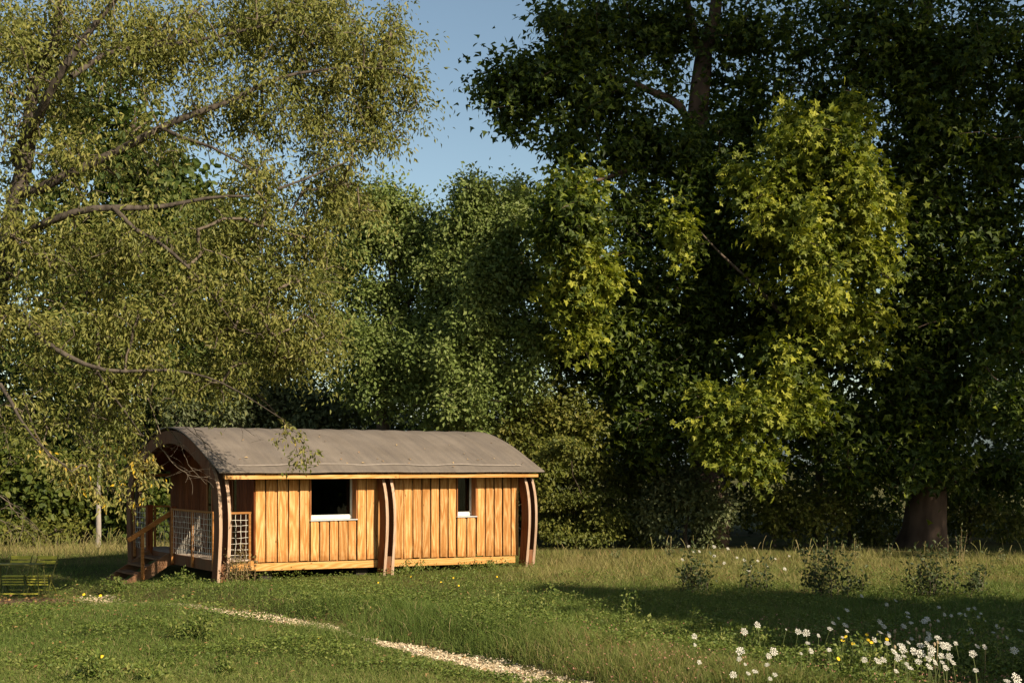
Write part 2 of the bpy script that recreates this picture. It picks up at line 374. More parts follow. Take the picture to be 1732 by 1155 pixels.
def chip_mat(name, c0, c1, s=45):
    m, t, b = mat_new(name)
    tc = nd(t, 'ShaderNodeTexCoord'); v = nd(t, 'ShaderNodeTexVoronoi'); v.inputs['Scale'].default_value = s
    t.links.new(tc.outputs['Object'], v.inputs[0])
    sp = nd(t, 'ShaderNodeSeparateColor'); t.links.new(v.outputs['Color'], sp.inputs[0])
    r = ramp(t, [(0.0, c0), (1.0, c1)]); t.links.new(sp.outputs[0], r.inputs[0]); t.links.new(r.outputs[0], b.inputs['Base Color'])
    bp = nd(t, 'ShaderNodeBump'); bp.inputs['Strength'].default_value = 0.8; bp.inputs['Distance'].default_value = 0.02
    t.links.new(v.outputs['Distance'], bp.inputs['Height']); t.links.new(bp.outputs[0], b.inputs['Normal'])
    b.inputs['Roughness'].default_value = 0.95; b.inputs['Specular IOR Level'].default_value = 0.1
    return m
M['path'] = chip_mat('pale_chips', (0.42, 0.33, 0.2), (0.62, 0.51, 0.35))
M['chip'] = leaf_mat('pale_chip', [(0, (0.44, 0.34, 0.21)), (1, (0.68, 0.57, 0.4))], 0.0)
M['soil'] = chip_mat('bare_earth', (0.07, 0.04, 0.025), (0.2, 0.12, 0.08), 20)
strip_sheet('path', PATH, [0.4, 0.3, 0.2, 0.3, 0.3, 0.04, 0.16, 0.34, 0.36, 0.36, 0.36], M['path'], seed=3)

# ------------------------------------------------------------------ foliage machinery
OVAL_V = np.array([(0, 0, 0), (0.45, 0.3, 0.07), (1, 0, -0.1), (0.45, -0.3, 0.07)]); OVAL_F = [np.array([(0, 1, 2), (0, 2, 3)])]
SLIM_V = np.array([(0, 0, 0), (0.42, 0.2, 0.06), (1, 0, -0.16), (0.42, -0.2, 0.06)])
STAR_V = np.array([(0.0, 0, 0), (-0.12, 0.34, 0.0), (0.2, 0.3, 0.04), (0.42, 0.62, -0.08), (0.52, 0.26, 0.05), (1.0, 0.0, -0.12), (0.52, -0.26, 0.05), (0.42, -0.62, -0.08), (0.2, -0.3, 0.04), (-0.12, -0.34, 0.0), (0.3, 0, 0.06)])
STAR_F = [np.array([(10, 0, 1), (10, 1, 2), (10, 2, 3), (10, 3, 4), (10, 4, 5), (10, 5, 6), (10, 6, 7), (10, 7, 8), (10, 8, 9), (10, 9, 0)])]
HEX_V = np.array([(0, 0, 0), (0.25, 0.38, 0.05), (0.75, 0.3, 0.04), (1, 0, -0.1), (0.75, -0.3, 0.04), (0.25, -0.38, 0.05)]); HEX_F = [np.array([(0, 1, 2, 3), (0, 3, 4, 5)])]
LOBE_V = np.array([(0, 0, 0), (0.08, 0.5, -0.03), (0.4, 0.22, 0.05), (1, 0, -0.12), (0.4, -0.22, 0.05), (0.08, -0.5, -0.03)]); LOBE_F = [np.array([(0, 2, 1), (0, 3, 2), (0, 4, 3), (0, 5, 4)])]
PALM_V = np.array([(0, 0, 0), (-0.1, 0.36, -0.02), (0.22, 0.27, 0.04), (0.46, 0.6, -0.08), (0.52, 0.22, 0.05), (1.0, 0.0, -0.12), (0.52, -0.22, 0.05), (0.46, -0.6, -0.08), (0.22, -0.27, 0.04), (-0.1, -0.36, -0.02)]); PALM_F = [np.array([(0, k + 1, k) for k in range(1, 9)])]
TEMPL = {'palm': (PALM_V, PALM_F), 'lobed': (LOBE_V, LOBE_F), 'oval': (OVAL_V, OVAL_F), 'slim': (SLIM_V, OVAL_F), 'star': (STAR_V, STAR_F), 'hex': (HEX_V, HEX_F)}

def norm(v): return v / np.maximum(np.linalg.norm(v, axis=-1, keepdims=True), 1e-9)

def leaves_mesh(name, P, T, N, size, tint, templ):
    TV, TF = TEMPL[templ]
    T = norm(T); N = norm(N - T * (N * T).sum(-1, keepdims=True)); B = np.cross(N, T)
    nV = len(TV); n_ = len(P)
    V = P[:, None, :] + size[:, None, None] * (TV[None, :, 0:1] * T[:, None, :] + TV[None, :, 1:2] * B[:, None, :] + TV[None, :, 2:3] * N[:, None, :])
    off = (np.arange(n_) * nV)[:, None, None]
    Fs = [(f[None] + off).reshape(-1, f.shape[1]) for f in TF]
    return np_mesh(name, V.reshape(-1, 3), Fs, tint=np.repeat(tint, nV))

class Wood:
    """growing skeleton: every path keeps its own start node so thin shoots do not flare"""
    def __init__(s):
        s.P = []; s.par = []; s.rmin = []; s.att = []; s.start = []
    def add_path(s, pts, parent=-1, r=None, main=False):
        first = True; last = parent
        for i, p in enumerate(pts):
            s.P.append(np.array(p, float)); s.par.append(-1 if first else last)
            s.att.append(last if first else -1); s.rmin.append(0 if r is None else r[i] if hasattr(r, '__len__') else r)
            first = False; last = len(s.P) - 1
        return last

def grow(trunks, targets, rng, seg=0.6, lift=0.25, jitter=0.12, rtip=0.006, expo=0.5, rmax=0.2, prefer=None):
    """trunks: list of polylines [(x,y,z,r)..]; targets (m,3) joined one by one to the nearest wood"""
    W = Wood(); ends = []
    for tr in trunks:
        tr = np.array(tr, float); s = np.concatenate([[0], np.cumsum(np.linalg.norm(np.diff(tr[:, :3], axis=0), axis=1))])
        q = np.linspace(0, s[-1], max(4, int(s[-1] / 0.35)))
        c = np.stack([np.interp(q, s, tr[:, k]) for k in range(4)], -1)
        # light smoothing
        for _ in range(3): c[1:-1, :3] = 0.5 * c[1:-1, :3] + 0.25 * (c[:-2, :3] + c[2:, :3])
        wob = rng.normal(0, 1, (len(q), 3)); 
        for _ in range(4): wob[1:-1] = 0.5 * wob[1:-1] + 0.25 * (wob[:-2] + wob[2:])
        c[1:, :3] += wob[1:] * np.minimum(0.22, c[1:, 3:4] * 1.5 + 0.04)
        W.add_path(c[:, :3], -1, c[:, 3], True)
    n_main = len(W.P)
    cap = n_main + len(targets) * 40
    A = np.zeros((cap, 3)); A[:n_main] = np.array(W.P); cnt = n_main
    d0 = np.min(np.linalg.norm(targets[:, None, :] - A[None, :n_main:3], axis=-1), axis=1)
    order = np.argsort(d0 + rng.normal(0, 0.3, len(targets)))
    par = list(W.par); att = list(W.att); rm = list(W.rmin)
    tips = np.zeros((len(targets), 3)); tdir = np.zeros((len(targets), 3))
    for ti in order:
        tg = targets[ti]
        dv = A[:cnt] - tg; d = np.sqrt((dv * dv).sum(1)) + 0.35 * np.maximum(0, dv[:, 2] - 0.3)
        j = int(np.argmin(d)); a = A[j]; L = np.linalg.norm(tg - a)
        k = max(2, int(L / seg)); tt = np.linspace(0, 1, k + 1)[:, None]
        ctl = a + 0.5 * (tg - a) + np.array([0, 0, lift * L]) + rng.normal(0, jitter * L, 3)
        pts = (1 - tt) ** 2 * a + 2 * tt * (1 - tt) * ctl + tt ** 2 * tg
        if k > 3: pts[1:-1] += rng.normal(0, 0.03, (k - 1, 3))
        if cnt + k + 1 > cap: break
        A[cnt:cnt + k + 1] = pts
        par.append(-1); att.append(j); rm.append(0)
        for i in range(1, k + 1): par.append(cnt + i - 1); att.append(-1); rm.append(0)
        cnt += k + 1
        tips[ti] = pts[-1]; tdir[ti] = pts[-1] - pts[-2]
    P = A[:cnt]; par = np.array(par[:cnt]); att = np.array(att[:cnt]); rm = np.array(rm[:cnt])
    load = np.zeros(cnt)
    has_child = np.zeros(cnt, bool)
    for i in range(cnt - 1, -1, -1):
        if not has_child[i]: load[i] += 1
        u = par[i] if par[i] >= 0 else att[i]
        if u >= 0: load[u] += load[i]; has_child[u] = True
    rad = np.minimum(rtip * np.maximum(load, 1) ** expo, rmax)
    rad[:n_main] = rm[:n_main]
    ai = np.where((par < 0) & (att >= 0))[0]
    rad[ai] = np.minimum(rad[ai], rad[att[ai]] * 0.9)
    return P, par, rad, n_main, norm(tdir), tips

def wood_mesh(name, P, par, rad, k):
    n_ = len(P); T = np.zeros((n_, 3)); hp = par >= 0
    T[hp] = P[hp] - P[par[hp]]
    first = np.where(~hp)[0]
    child = {}
    for i in np.where(hp)[0][::-1]: child[par[i]] = i
    for i in first:
        if i in child: T[i] = P[child[i]] - P[i]
    T = norm(T); ref = np.tile(np.array([0.31, 0.17, 0.935]), (n_, 1))
    vert = np.abs(T[:, 2]) > 0.75
    ref[vert] = np.array([0.9, 0.3, 0.1])
    E1 = norm(np.cross(T, ref)); E2 = np.cross(T, E1)
    a = np.arange(k) * 2 * np.pi / k
    V = P[:, None] + rad[:, None, None] * (np.cos(a)[None, :, None] * E1[:, None] + np.sin(a)[None, :, None] * E2[:, None])
    i = np.where(hp)[0]; p = par[i]; j = np.arange(k); j2 = (j + 1) % k
    # match ring start to the parent's to avoid twists where the reference flips
    flip = vert[i] != vert[p]
    i2 = i; 
    Fq = np.stack([p[:, None] * k + j, p[:, None] * k + j2, i2[:, None] * k + j2, i2[:, None] * k + j], -1)
    Fq = Fq[~flip].reshape(-1, 4)
    V = V.reshape(-1, 3)
    if flip.any():      # bridge flipped pairs with the parent's frame carried along
        fi = i[flip]; fp = p[flip]
        Vp = V.reshape(n_, k, 3)[fp]; ctr = P[fp]
        # child ring in parent's frame
        Vc = P[fi][:, None] + rad[fi][:, None, None] * norm(Vp - ctr[:, None])
        base = len(V); V = np.concatenate([V, Vc.reshape(-1, 3)])
        m_ = len(fi); ii = base + np.arange(m_) * k
        Fb = np.stack([fp[:, None] * k + j, fp[:, None] * k + j2, ii[:, None] + j2, ii[:, None] + j], -1).reshape(-1, 4)
        Fq = np.concatenate([Fq, Fb])
    return np_mesh(name, V, [Fq], smooth=True)

def sample_clumps(clumps, rng, shell=0.45, rag=0.14):
    """clumps: (cx,cy,cz,rx,ry,rz,n). returns points, outward"""
    P, O = [], []
    for (cx, cy, cz, rx, ry, rz, n_) in clumps:
        d = norm(rng.normal(size=(n_, 3))); r = rng.random(n_) ** shell * (1 + rag * rng.normal(size=n_))
        P.append(np.array([cx, cy, cz]) + d * r[:, None] * np.array([rx, ry, rz])); O.append(d)
    return np.concatenate(P), np.concatenate(O)

def IC(x, y, Z, rx, ry, rd, n_):
    k = Z / F
    return ((x - CX) * k, Z, CH + (HY - y) * k, rx * k, rd, ry * k, n_)

def make_tree(name, label, cat, base, trunks, clumps, seed, leafmat, barkmat, templ='oval', lsize=0.12, lps=40, spread=0.35,
              droop=0.3, seg=0.6, lift=0.25, rtip=0.006, rmax=0.12, shell=0.45, group=None, up=0.7, twigmat=None, split_wood=True,
              flat=1.0, tint_bias=0.0, zmin=0.15, k_twig=4, kt=10, line=0.5, bare=0.0, rag=0.14):
    rng = np.random.default_rng(seed)
    base = np.array(base, float)
    tg, out = sample_clumps(clumps, rng, shell, rag)
    keep = tg[:, 2] > zmin + gz(tg[:, 0], tg[:, 1]); tg = tg[keep]; out = out[keep]
    P, par, rad, nm, td, tips = grow(trunks, tg, rng, seg=seg, lift=lift, rtip=rtip, rmax=rmax)
    root = tag(empty(name, base), label, cat, group)
    bl = -base
    thick = np.arange(len(P)) < nm
    # trunk and limbs
    def sub(mask):
        idx = np.where(mask)[0]; mp_ = -np.ones(len(P), int); mp_[idx] = np.arange(len(idx))
        pp = par[idx]; pp2 = np.where(pp >= 0, mp_[np.maximum(pp, 0)], -1)
        return P[idx] + bl, pp2, rad[idx]
    a, b_, c = sub(thick)
    starts = np.where(b_ < 0)[0].tolist() + [len(a)]
    for q in range(len(starts) - 1):
        s0, s1 = starts[q], starts[q + 1]
        pr = b_[s0:s1].copy(); pr[pr >= 0] -= s0
        link('trunk' if q == 0 else 'limb', wood_mesh('trunk', a[s0:s1], pr, c[s0:s1], kt), root, barkmat)
    a, b_, c = sub(~thick)
    if len(a): link('branchwork', wood_mesh('branchwork', a, b_, c, k_twig), root, twigmat or barkmat)['kind'] = 'stuff'
    # leaves: along the last stretch of every shoot and round its tip
    n_ = len(tips); ok = np.linalg.norm(tips, axis=1) > 0; tips = tips[ok]; td = td[ok]; out = out[ok]; n_ = len(tips)
    reps = rng.poisson(lps, n_) * (rng.random(n_) >= bare); ii = np.repeat(np.arange(n_), reps); m_ = len(ii)
    sp_ = spread * (0.6 + 0.8 * rng.random(n_))[ii]
    along = -rng.random(m_)[:, None] * td[ii] * sp_[:, None] * 2 * line
    g = rng.normal(size=(m_, 3)) * np.array([1, 1, flat]) * sp_[:, None] * 0.6
    Pl = tips[ii] + along + g
    Tl = norm(g + 1e-6) * 0.8 + rng.normal(size=(m_, 3)) * 0.5 + np.array([0, 0, -droop])
    Nl = np.array([0, 0, up * 0.6]) + 0.4 * out[ii] + 0.5 * norm(g + 1e-6) + rng.normal(size=(m_, 3)) * 0.45
    clump_t = rng.random(n_)
    tint = np.clip(0.5 * rng.random(m_) + 0.4 * clump_t[ii] + 0.1 * rng.random(m_) + tint_bias, 0, 1)
    size = lsize * (0.65 + 0.6 * rng.random(m_))
    kp = Pl[:, 2] > gz(Pl[:, 0], Pl[:, 1]) + 0.03
    me = leaves_mesh('crown', (Pl + bl)[kp], Tl[kp], Nl[kp], size[kp], tint[kp], templ)
    link('crown', me, root, leafmat)
    return root

# ------------------------------------------------------------------ cabin
TH = R(34.6)
cabin = tag(empty('cabin', (-6.07, 26.6, 0), TH), 'orange timber cabin with grey barrel roof, curved wooden ribs and a netted porch', 'cabin')
WID = 6.1; LEN = 7.98; U1, U2 = 0.845, 7.88; VW = 0.40
def zb(u): return 0.40 - 0.0185 * (u - U1)          # underside of the cladding

def rib_profile():
    half = [(0.10, -0.05), (0.02, 0.5), (-0.04, 1.0), (-0.05, 1.4), (0.0, 1.8), (0.09, 2.1), (0.24, 2.36), (0.5, 2.57), (0.95, 2.79), (1.47, 3.01), (2.07, 3.2), (2.55, 3.29), (3.05, 3.325)]
    P = np.array(half); Q = np.array([(WID - v, z) for v, z in half[::-1]][1:])
    return np.concatenate([P, Q])
RIB = rib_profile()
def dens(P, n_=64):
    s = np.concatenate([[0], np.cumsum(np.hypot(*np.diff(P, axis=0).T))]); q = np.linspace(0, s[-1], n_)
    C = np.stack([np.interp(q, s, P[:, 0]), np.interp(q, s, P[:, 1])], -1)
    for _ in range(3): C[1:-1] = 0.5 * C[1:-1] + 0.25 * (C[:-2] + C[2:])
    return C
RIBD = dens(RIB)
def rib_mesh(u0, u1, depth=0.30):
    t_ = np.gradient(RIBD, axis=0); t_ = norm(t_); nrm = np.stack([t_[:, 1], -t_[:, 0]], -1)   # inward
    inn = RIBD + nrm * depth
    inn[0, 1] = inn[1, 1] - 0.12; inn[-1, 1] = inn[-2, 1] - 0.12
    V = []
    for u in (u0, u1):
        for c in (RIBD, inn):
            V.append(np.column_stack([np.full(len(c), u), c[:, 0], c[:, 1]]))
    n_ = len(RIBD); V = np.concatenate(V); i = np.arange(n_ - 1)
    A, B, C, D = i, n_ + i, 2 * n_ + i, 3 * n_ + i
    Fq = np.concatenate([np.stack([A, A + 1, B + 1, B], -1), np.stack([C, D, D + 1, C + 1], -1), np.stack([A, C, C + 1, A + 1], -1), np.stack([B, B + 1, D + 1, D], -1),
                         np.array([[0, n_, 3 * n_, 2 * n_], [n_ - 1, 3 * n_ - 1, 4 * n_ - 1, 2 * n_ * 1 + n_ - 1][:1] + [3 * n_ - 1, 4 * n_ - 1, 2 * n_ - 1]])])
    return np_mesh('rib', V, [Fq])
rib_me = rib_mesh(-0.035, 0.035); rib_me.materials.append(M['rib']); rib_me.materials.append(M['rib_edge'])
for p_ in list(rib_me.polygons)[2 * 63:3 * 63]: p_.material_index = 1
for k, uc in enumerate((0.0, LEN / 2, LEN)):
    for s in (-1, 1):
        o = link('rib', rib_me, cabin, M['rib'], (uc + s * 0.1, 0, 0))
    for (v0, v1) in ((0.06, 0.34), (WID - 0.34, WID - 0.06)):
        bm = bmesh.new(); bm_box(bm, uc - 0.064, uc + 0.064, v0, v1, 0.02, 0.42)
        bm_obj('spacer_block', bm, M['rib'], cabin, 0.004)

# roof membrane: real thickness, rolled lower edges, slight sag between the hoops
def roof():
    Rr = 5.21; vs_ = np.linspace(-0.14, WID + 0.14, 60); us = np.linspace(-0.18, 8.24, 120)
    c = WID / 2
    mv = np.array([-0.14, 0.2, 0.44, 0.95, 1.47, 2.07, 2.55, 3.05]); mz = np.array([2.385, 2.53, 2.645, 2.865, 3.075, 3.265, 3.36, 3.40])
    cf = np.polyfit((mv - c) ** 2, mz, 3)
    def zr(v): return np.polyval(cf, (v - c) ** 2)
    U, Vv = np.meshgrid(us, vs_)
    Z = zr(Vv) + 0.008 * np.sin(U * 2 * np.pi / 0.62) * np.sin(np.clip((Vv + 0.14) / 6.38, 0, 1) * np.pi) + 0.02 * (fbm(U * 1.0, Vv, 0.9, 21) - 0.5)
    Z = Z + 0.012 * (vnoise(U, U * 0 + 3, 0.7, 5) - 0.5) * (np.abs(Vv - c) > c - 0.2)
    top = np.stack([U, Vv, Z], -1)
    nv, nu = U.shape
    edge = []
    for k in range(1, 6):                                  # rolled hem at both eaves
        a = k / 5 * np.pi; edge.append((0.022 * (math.sin(a)), -0.022 * (1 - math.cos(a))))
    rows = [top]
    lo = np.stack([np.stack([top[0, :, 0], top[0, :, 1] - e[0], top[0, :, 2] + e[1]], -1) for e in edge])[::-1]
    hi = np.stack([np.stack([top[-1, :, 0], top[-1, :, 1] + e[0], top[-1, :, 2] + e[1]], -1) for e in edge])
    allr = np.concatenate([lo, top, hi])
    nr = allr.shape[0]; idx = np.arange(nr * nu).reshape(nr, nu)
    Fq = np.stack([idx[:-1, :-1], idx[:-1, 1:], idx[1:, 1:], idx[1:, :-1]], -1).reshape(-1, 4)
    me = np_mesh('roof', allr.reshape(-1, 3), [Fq], smooth=True)
    o = link('roof', me, cabin, M['roof'])
    sol = o.modifiers.new('thickness', 'SOLIDIFY'); sol.thickness = 0.022; sol.offset = -1
    # pale welded strip that wanders above the eave
    bm = bmesh.new(); q = np.linspace(0.3, 7.7, 90)
    vv = 0.1 + 0.3 * (fbm(q, q * 0 + 2, 1.9, 8) - 0.3) * sstep(7.9, 5.0, q); hw = 0.016 + 0.012 * vnoise(q, q * 0, 0.8, 4)
    prev = None
    for x, v, h in zip(q, vv, hw):
        a = [bm.verts.new((x, v + dv * h, float(zr(v + dv * h)) + 0.018 + lift)) for dv, lift in ((-1, 0), (-0.6, 0.012), (0.6, 0.012), (1, 0))]
        if prev:
            for i in range(3): bm.faces.new([prev[i], a[i], a[i + 1], prev[i + 1]])
        prev = a
    bm_obj('roof_seam', bm, M['seam'], cabin)
    return zr
zroof = roof()
def litter():
    g_ = np.random.default_rng(15); n_ = 46; u = g_.uniform(0.4, 8.0, n_); v = np.concatenate([g_.uniform(0.0, 0.5, 20), g_.uniform(0.2, 2.8, 26)]); z = zroof(v) + 0.022
    P_ = np.stack([u, v, z], -1); T_ = g_.normal(size=(n_, 3)) * np.array([1, 1, 0.2]); N_ = g_.normal(size=(n_, 3)) * 0.15 + np.stack([u * 0, -0.45 + 0.15 * v, u * 0 + 1], -1)
    me = leaves_mesh('leaf_litter', P_, T_, N_, g_.uniform(0.05, 0.1, n_), g_.random(n_), 'oval')
    link('leaf_litter', me, cabin, leaf_mat('dry_leaf', [(0, (0.24, 0.13, 0.06)), (1, (0.42, 0.3, 0.15))], 0.05))['kind'] = 'stuff'
litter()
# sheathing under the membrane that closes the roof off, a sub-surface of planks
bm = bmesh.new()
vs_ = np.linspace(0.02, WID - 0.02, 40)
pv = None
for v in vs_:
    z = float(zroof(v)) - 0.075
    a = [bm.verts.new((u, v, zz)) for u, zz in ((0.13, z), (8.2, z), (8.2, z + 0.03), (0.13, z + 0.03))]
    if pv:
        for i in range(4): bm.faces.new([pv[i], a[i], a[(i + 1) % 4], pv[(i + 1) % 4]])
    else: bm.faces.new(a)
    pv = a
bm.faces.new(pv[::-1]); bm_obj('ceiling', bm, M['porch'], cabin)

for (v0, v1) in ((-0.07, -0.035), (WID + 0.035, WID + 0.07)):     # eave boards, jointed near the middle rib
    for (ua, ub) in ((-0.02, 4.18), (4.184, 8.12)):
        bm = bmesh.new(); bm_box(bm, ua, ub, v0, v1, 2.215, 2.30); bm_obj('eave_board', bm, M['larch_x'], cabin, 0.004)
for v0 in (-0.03, WID - 0.06):
    bm = bmesh.new(); bm_box(bm, -0.02, 8.12, v0, v0 + 0.09, 2.2335, 2.285); bm_obj('eave_plate', bm, M['rail'], cabin, 0.003)

# front wall: backing, boards over boards, openings for the two windows
WINS = [(2.17, 3.34, 1.26, 2.30), (6.04, 6.60, 1.25, 2.30)]
wallo = None
bm = bmesh.new()
xs = [U1, WINS[0][0], WINS[0][1], WINS[1][0], WINS[1][1], U2]
for i in range(5):
    x0, x1 = xs[i], xs[i + 1]
    if i in (1, 3): bm_box(bm, x0, x1, VW + 0.06, VW + 0.16, 0.4, WINS[i // 2][2] - 0.01)
    else: bm_box(bm, x0, x1, VW + 0.06, VW + 0.16, 0.4, 2.44)
front = bm_obj('wall', bm, M['interior'], cabin)
rng = np.random.default_rng(5)
def add_board(parent, x, wdt, v, thk, z0, z1, mat):
    bm = bmesh.new(); bm_box(bm, -wdt / 2, wdt / 2, 0, thk, 0, z1 - z0)
    o = bm_obj('board', bm, mat, parent, 0.003); o.location = (x, v, z0)
    o.rotation_euler = (float(rng.normal(0, 0.0015)), float(rng.normal(0, 0.002)), float(rng.normal(0, 0.012)))
    return o
def spans(x, half):
    z0 = zb(x) + float(rng.normal(0, 0.004)); z1 = 2.40
    for (a, b_, zs, zt) in WINS:
        if a - 0.004 < x + half and x - half < b_ + 0.004: return z0, zs - 0.004, (a, b_)
    return z0, z1, None
def clad(x0, x1, under):
    pitch = 0.252; k = max(1, round((x1 - x0) / pitch)); p = (x1 - x0) / k; prev = x0
    for i in range(k + 1):
        w_ = p * float(rng.uniform(0.74, 0.8)); a = x0 + i * p + 0.012 + float(rng.uniform(0, 0.012)) if i < k else x1
        if a - prev > 0.03 and i > 0:                             # recessed board seen beside the proud one, dark joint after it
            z0 = zb(prev) - 0.012 + float(rng.normal(0, 0.004)); z1 = under - 0.02 if under else 2.40; b2 = a - float(rng.uniform(0.008, 0.017))
            add_board(front, (prev - 0.02 + b2) / 2, b2 - prev + 0.02, VW + 0.0285, 0.024, z0, z1, M['larch'])
        if i == k: break
        z0 = zb(a) + float(rng.normal(0, 0.005)); z1 = under - 0.004 if under else 2.40
        add_board(front, a + w_ / 2, w_, VW + float(rng.uniform(-0.004, 0.0)), 0.026, z0, z1, M['larch']); prev = a + w_
for i in range(5):
    clad(xs[i], xs[i + 1], WINS[i // 2][2] if i in (1, 3) else None)

def add_window(x0, x1, z0, z1, label):
    """recessed window: white frame, glass, zinc sill and timber reveals"""
    fv = VW + 0.2
    bm = bmesh.new(); b_, s_ = 0.13, 0.035
    bm_box(bm, x0, x1, fv, fv + 0.06, z0 + 0.03, z0 + 0.03 + 0.075)
    bm_box(bm, x0, x0 + s_, fv, fv + 0.06, z0 + 0.105, z1); bm_box(bm, x1 - s_, x1, fv, fv + 0.06, z0 + 0.105, z1)
    w_ = bm_obj('window', bm, M['white_frame'], cabin, 0.003); 
    bm = bmesh.new(); bm_box(bm, x0 + s_, x1 - s_, fv + 0.018, fv + 0.05, z0 + 0.105, z0 + 0.125)
    bm_box(bm, x1 - s_ - 0.02, x1 - s_ - 0.0005, fv + 0.018, fv + 0.05, z0 + 0.1255, z1); bm_obj('sash', bm, M['white_frame'], w_, 0.003)
    bm = bmesh.new(); bm_box(bm, x0 + s_ - 0.004, x1 - s_ - 0.016, fv + 0.035, fv + 0.043, z0 + 0.121, z1); bm_obj('pane', bm, M['glass'], w_)
    bm = bmesh.new(); bm_box(bm, x0 - 0.005, x1 + 0.005, VW - 0.035, fv + 0.004, z0 + 0.0, z0 + 0.027); bm_obj('sill', bm, M['zinc'], w_, 0.004)
    for (xa, xb) in ((x1 - 0.022, x1 - 0.0005), (x0 + 0.0005, x0 + 0.02)):
        bm = bmesh.new(); bm_box(bm, xa, xb, VW - 0.006, fv - 0.002, z0 + 0.029, z1); bm_obj('reveal', bm, M['reveal'], w_)
    w_['label'] = label
add_window(*WINS[0], 'wide window with a white frame and zinc sill')
add_window(*WINS[1], 'narrow upright window with a white frame')

# dark room behind, floor and the far walls
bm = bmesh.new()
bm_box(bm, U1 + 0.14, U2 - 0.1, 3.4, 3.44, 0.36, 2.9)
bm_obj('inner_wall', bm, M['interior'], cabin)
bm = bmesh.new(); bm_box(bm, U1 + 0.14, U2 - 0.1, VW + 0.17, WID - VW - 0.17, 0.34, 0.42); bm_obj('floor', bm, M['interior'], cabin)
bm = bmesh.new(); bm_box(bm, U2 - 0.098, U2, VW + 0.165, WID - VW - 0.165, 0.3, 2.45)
pv = None
for v in np.linspace(VW + 0.165, WID - VW - 0.165, 24):
    a = [bm.verts.new((u, v, z)) for u, z in ((U2 - 0.098, 2.4505), (U2, 2.4505), (U2, float(zroof(v)) - 0.08), (U2 - 0.098, float(zroof(v)) - 0.08))]
    if pv:
        for i in range(4): bm.faces.new([pv[i], a[i], a[(i + 1) % 4], pv[(i + 1) % 4]])
    pv = a
bm_obj('end_wall', bm, M['larch'], cabin)
bm = bmesh.new(); bm_box(bm, U1, U2, WID - VW - 0.16, WID - VW, 0.3, 2.44); bm_obj('back_wall', bm, M['larch'], cabin)
# beam along the foot of the wall
bm = bmesh.new(); vv_ = bm_box(bm, U1, 7.76, VW + 0.01, VW + 0.19, 0, 0.165)
for v in vv_: v.co.z += zb(v.co.x) - 0.19
bm_obj('floor_beam', bm, M['larch_x'], cabin, 0.006)
for u in (1.2, 3.6, 6.0, 7.4):
    for v in (0.8, 3.0, 5.3):
        bm = bmesh.new(); bm_box(bm, u - 0.15, u + 0.15, v - 0.15, v + 0.15, -0.3, 0.335); bm_obj('foundation_pad', bm, M['interior'], cabin)

# gable wall behind the porch: boards, a door and two tall panes
GU = U1 - 0.03
gw = None
bm = bmesh.new()
for (v0, v1) in ((VW + 0.17, 1.35), (1.70, 1.74), (2.88, 2.9), (3.26, WID - VW - 0.165)):
    pv = None
    for v in np.linspace(v0, v1, 10):
        zt = float(zroof(v)) - 0.08
        a = [bm.verts.new((u, v, z)) for u, z in ((U1 + 0.02, 0.4), (U1 + 0.12, 0.4), (U1 + 0.12, zt), (U1 + 0.02, zt))]
        if pv:
            for i in range(4): bm.faces.new([pv[i], a[i], a[(i + 1) % 4], pv[(i + 1) % 4]])
        else: bm.faces.new(a)
        pv = a
    bm.faces.new(pv[::-1])
for (v0, v1) in ((1.35, 1.70), (1.74, 2.88), (2.9, 3.26)):
    bm_box(bm, U1 + 0.02, U1 + 0.12, v0, v1, 2.45, 2.95)
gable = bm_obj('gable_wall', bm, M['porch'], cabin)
v = VW + 0.02
while v < WID - VW - 0.1:
    w_ = 0.19 + 0.03 * random.random(); vc = v + w_ / 2
    skip = None
    for (a, b_) in ((1.35, 1.70), (1.74, 2.88), (2.9, 3.26)):
        if a - 0.02 < vc < b_ + 0.02: skip = (a, b_)
    z0 = 2.46 if skip else 0.42
    z1 = float(zroof(vc)) - 0.1
    bm = bmesh.new(); bm_box(bm, 0, 0.024, -w_ / 2, w_ / 2 - 0.012, z0, z1 - (0.02))
    o = bm_obj('board', bm, M['porch'], gable, 0.003); o.location = (GU + 0.02 + 0.006 * random.random(), vc, 0)
    v += w_
for (a, b_) in ((1.36, 1.69), (2.91, 3.25)):
    bm = bmesh.new()
    bm_box(bm, U1 + 0.0, U1 + 0.05, a, a + 0.04, 0.45, 2.44); bm_box(bm, U1 + 0.0, U1 + 0.05, b_ - 0.04, b_, 0.45, 2.44)
    bm_box(bm, U1 + 0.0, U1 + 0.05, a + 0.04, b_ - 0.04, 0.45, 0.53); bm_box(bm, U1 + 0.0, U1 + 0.05, a + 0.04, b_ - 0.04, 2.38, 2.44)
    s_ = bm_obj('sidelight', bm, M['reveal'], cabin)
    bm = bmesh.new(); bm_box(bm, U1 + 0.02, U1 + 0.03, a + 0.04, b_ - 0.04, 0.53, 2.38); bm_obj('pane', bm, M['glass'], s_)
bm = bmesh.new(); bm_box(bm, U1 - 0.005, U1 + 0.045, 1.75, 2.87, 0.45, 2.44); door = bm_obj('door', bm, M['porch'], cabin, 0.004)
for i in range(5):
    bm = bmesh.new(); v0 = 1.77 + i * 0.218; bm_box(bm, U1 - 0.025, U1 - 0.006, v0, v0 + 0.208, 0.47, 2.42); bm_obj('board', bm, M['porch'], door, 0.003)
bm = bmesh.new(); bm_bar(bm, (U1 - 0.06, 1.86, 1.4), (U1 - 0.06, 1.98, 1.4), 0.02, 0.02); bm_bar(bm, (U1 - 0.026, 1.86, 1.4), (U1 - 0.06, 1.86, 1.4), 0.02, 0.02)
bm_obj('door_handle', bm, M['zinc'], door)

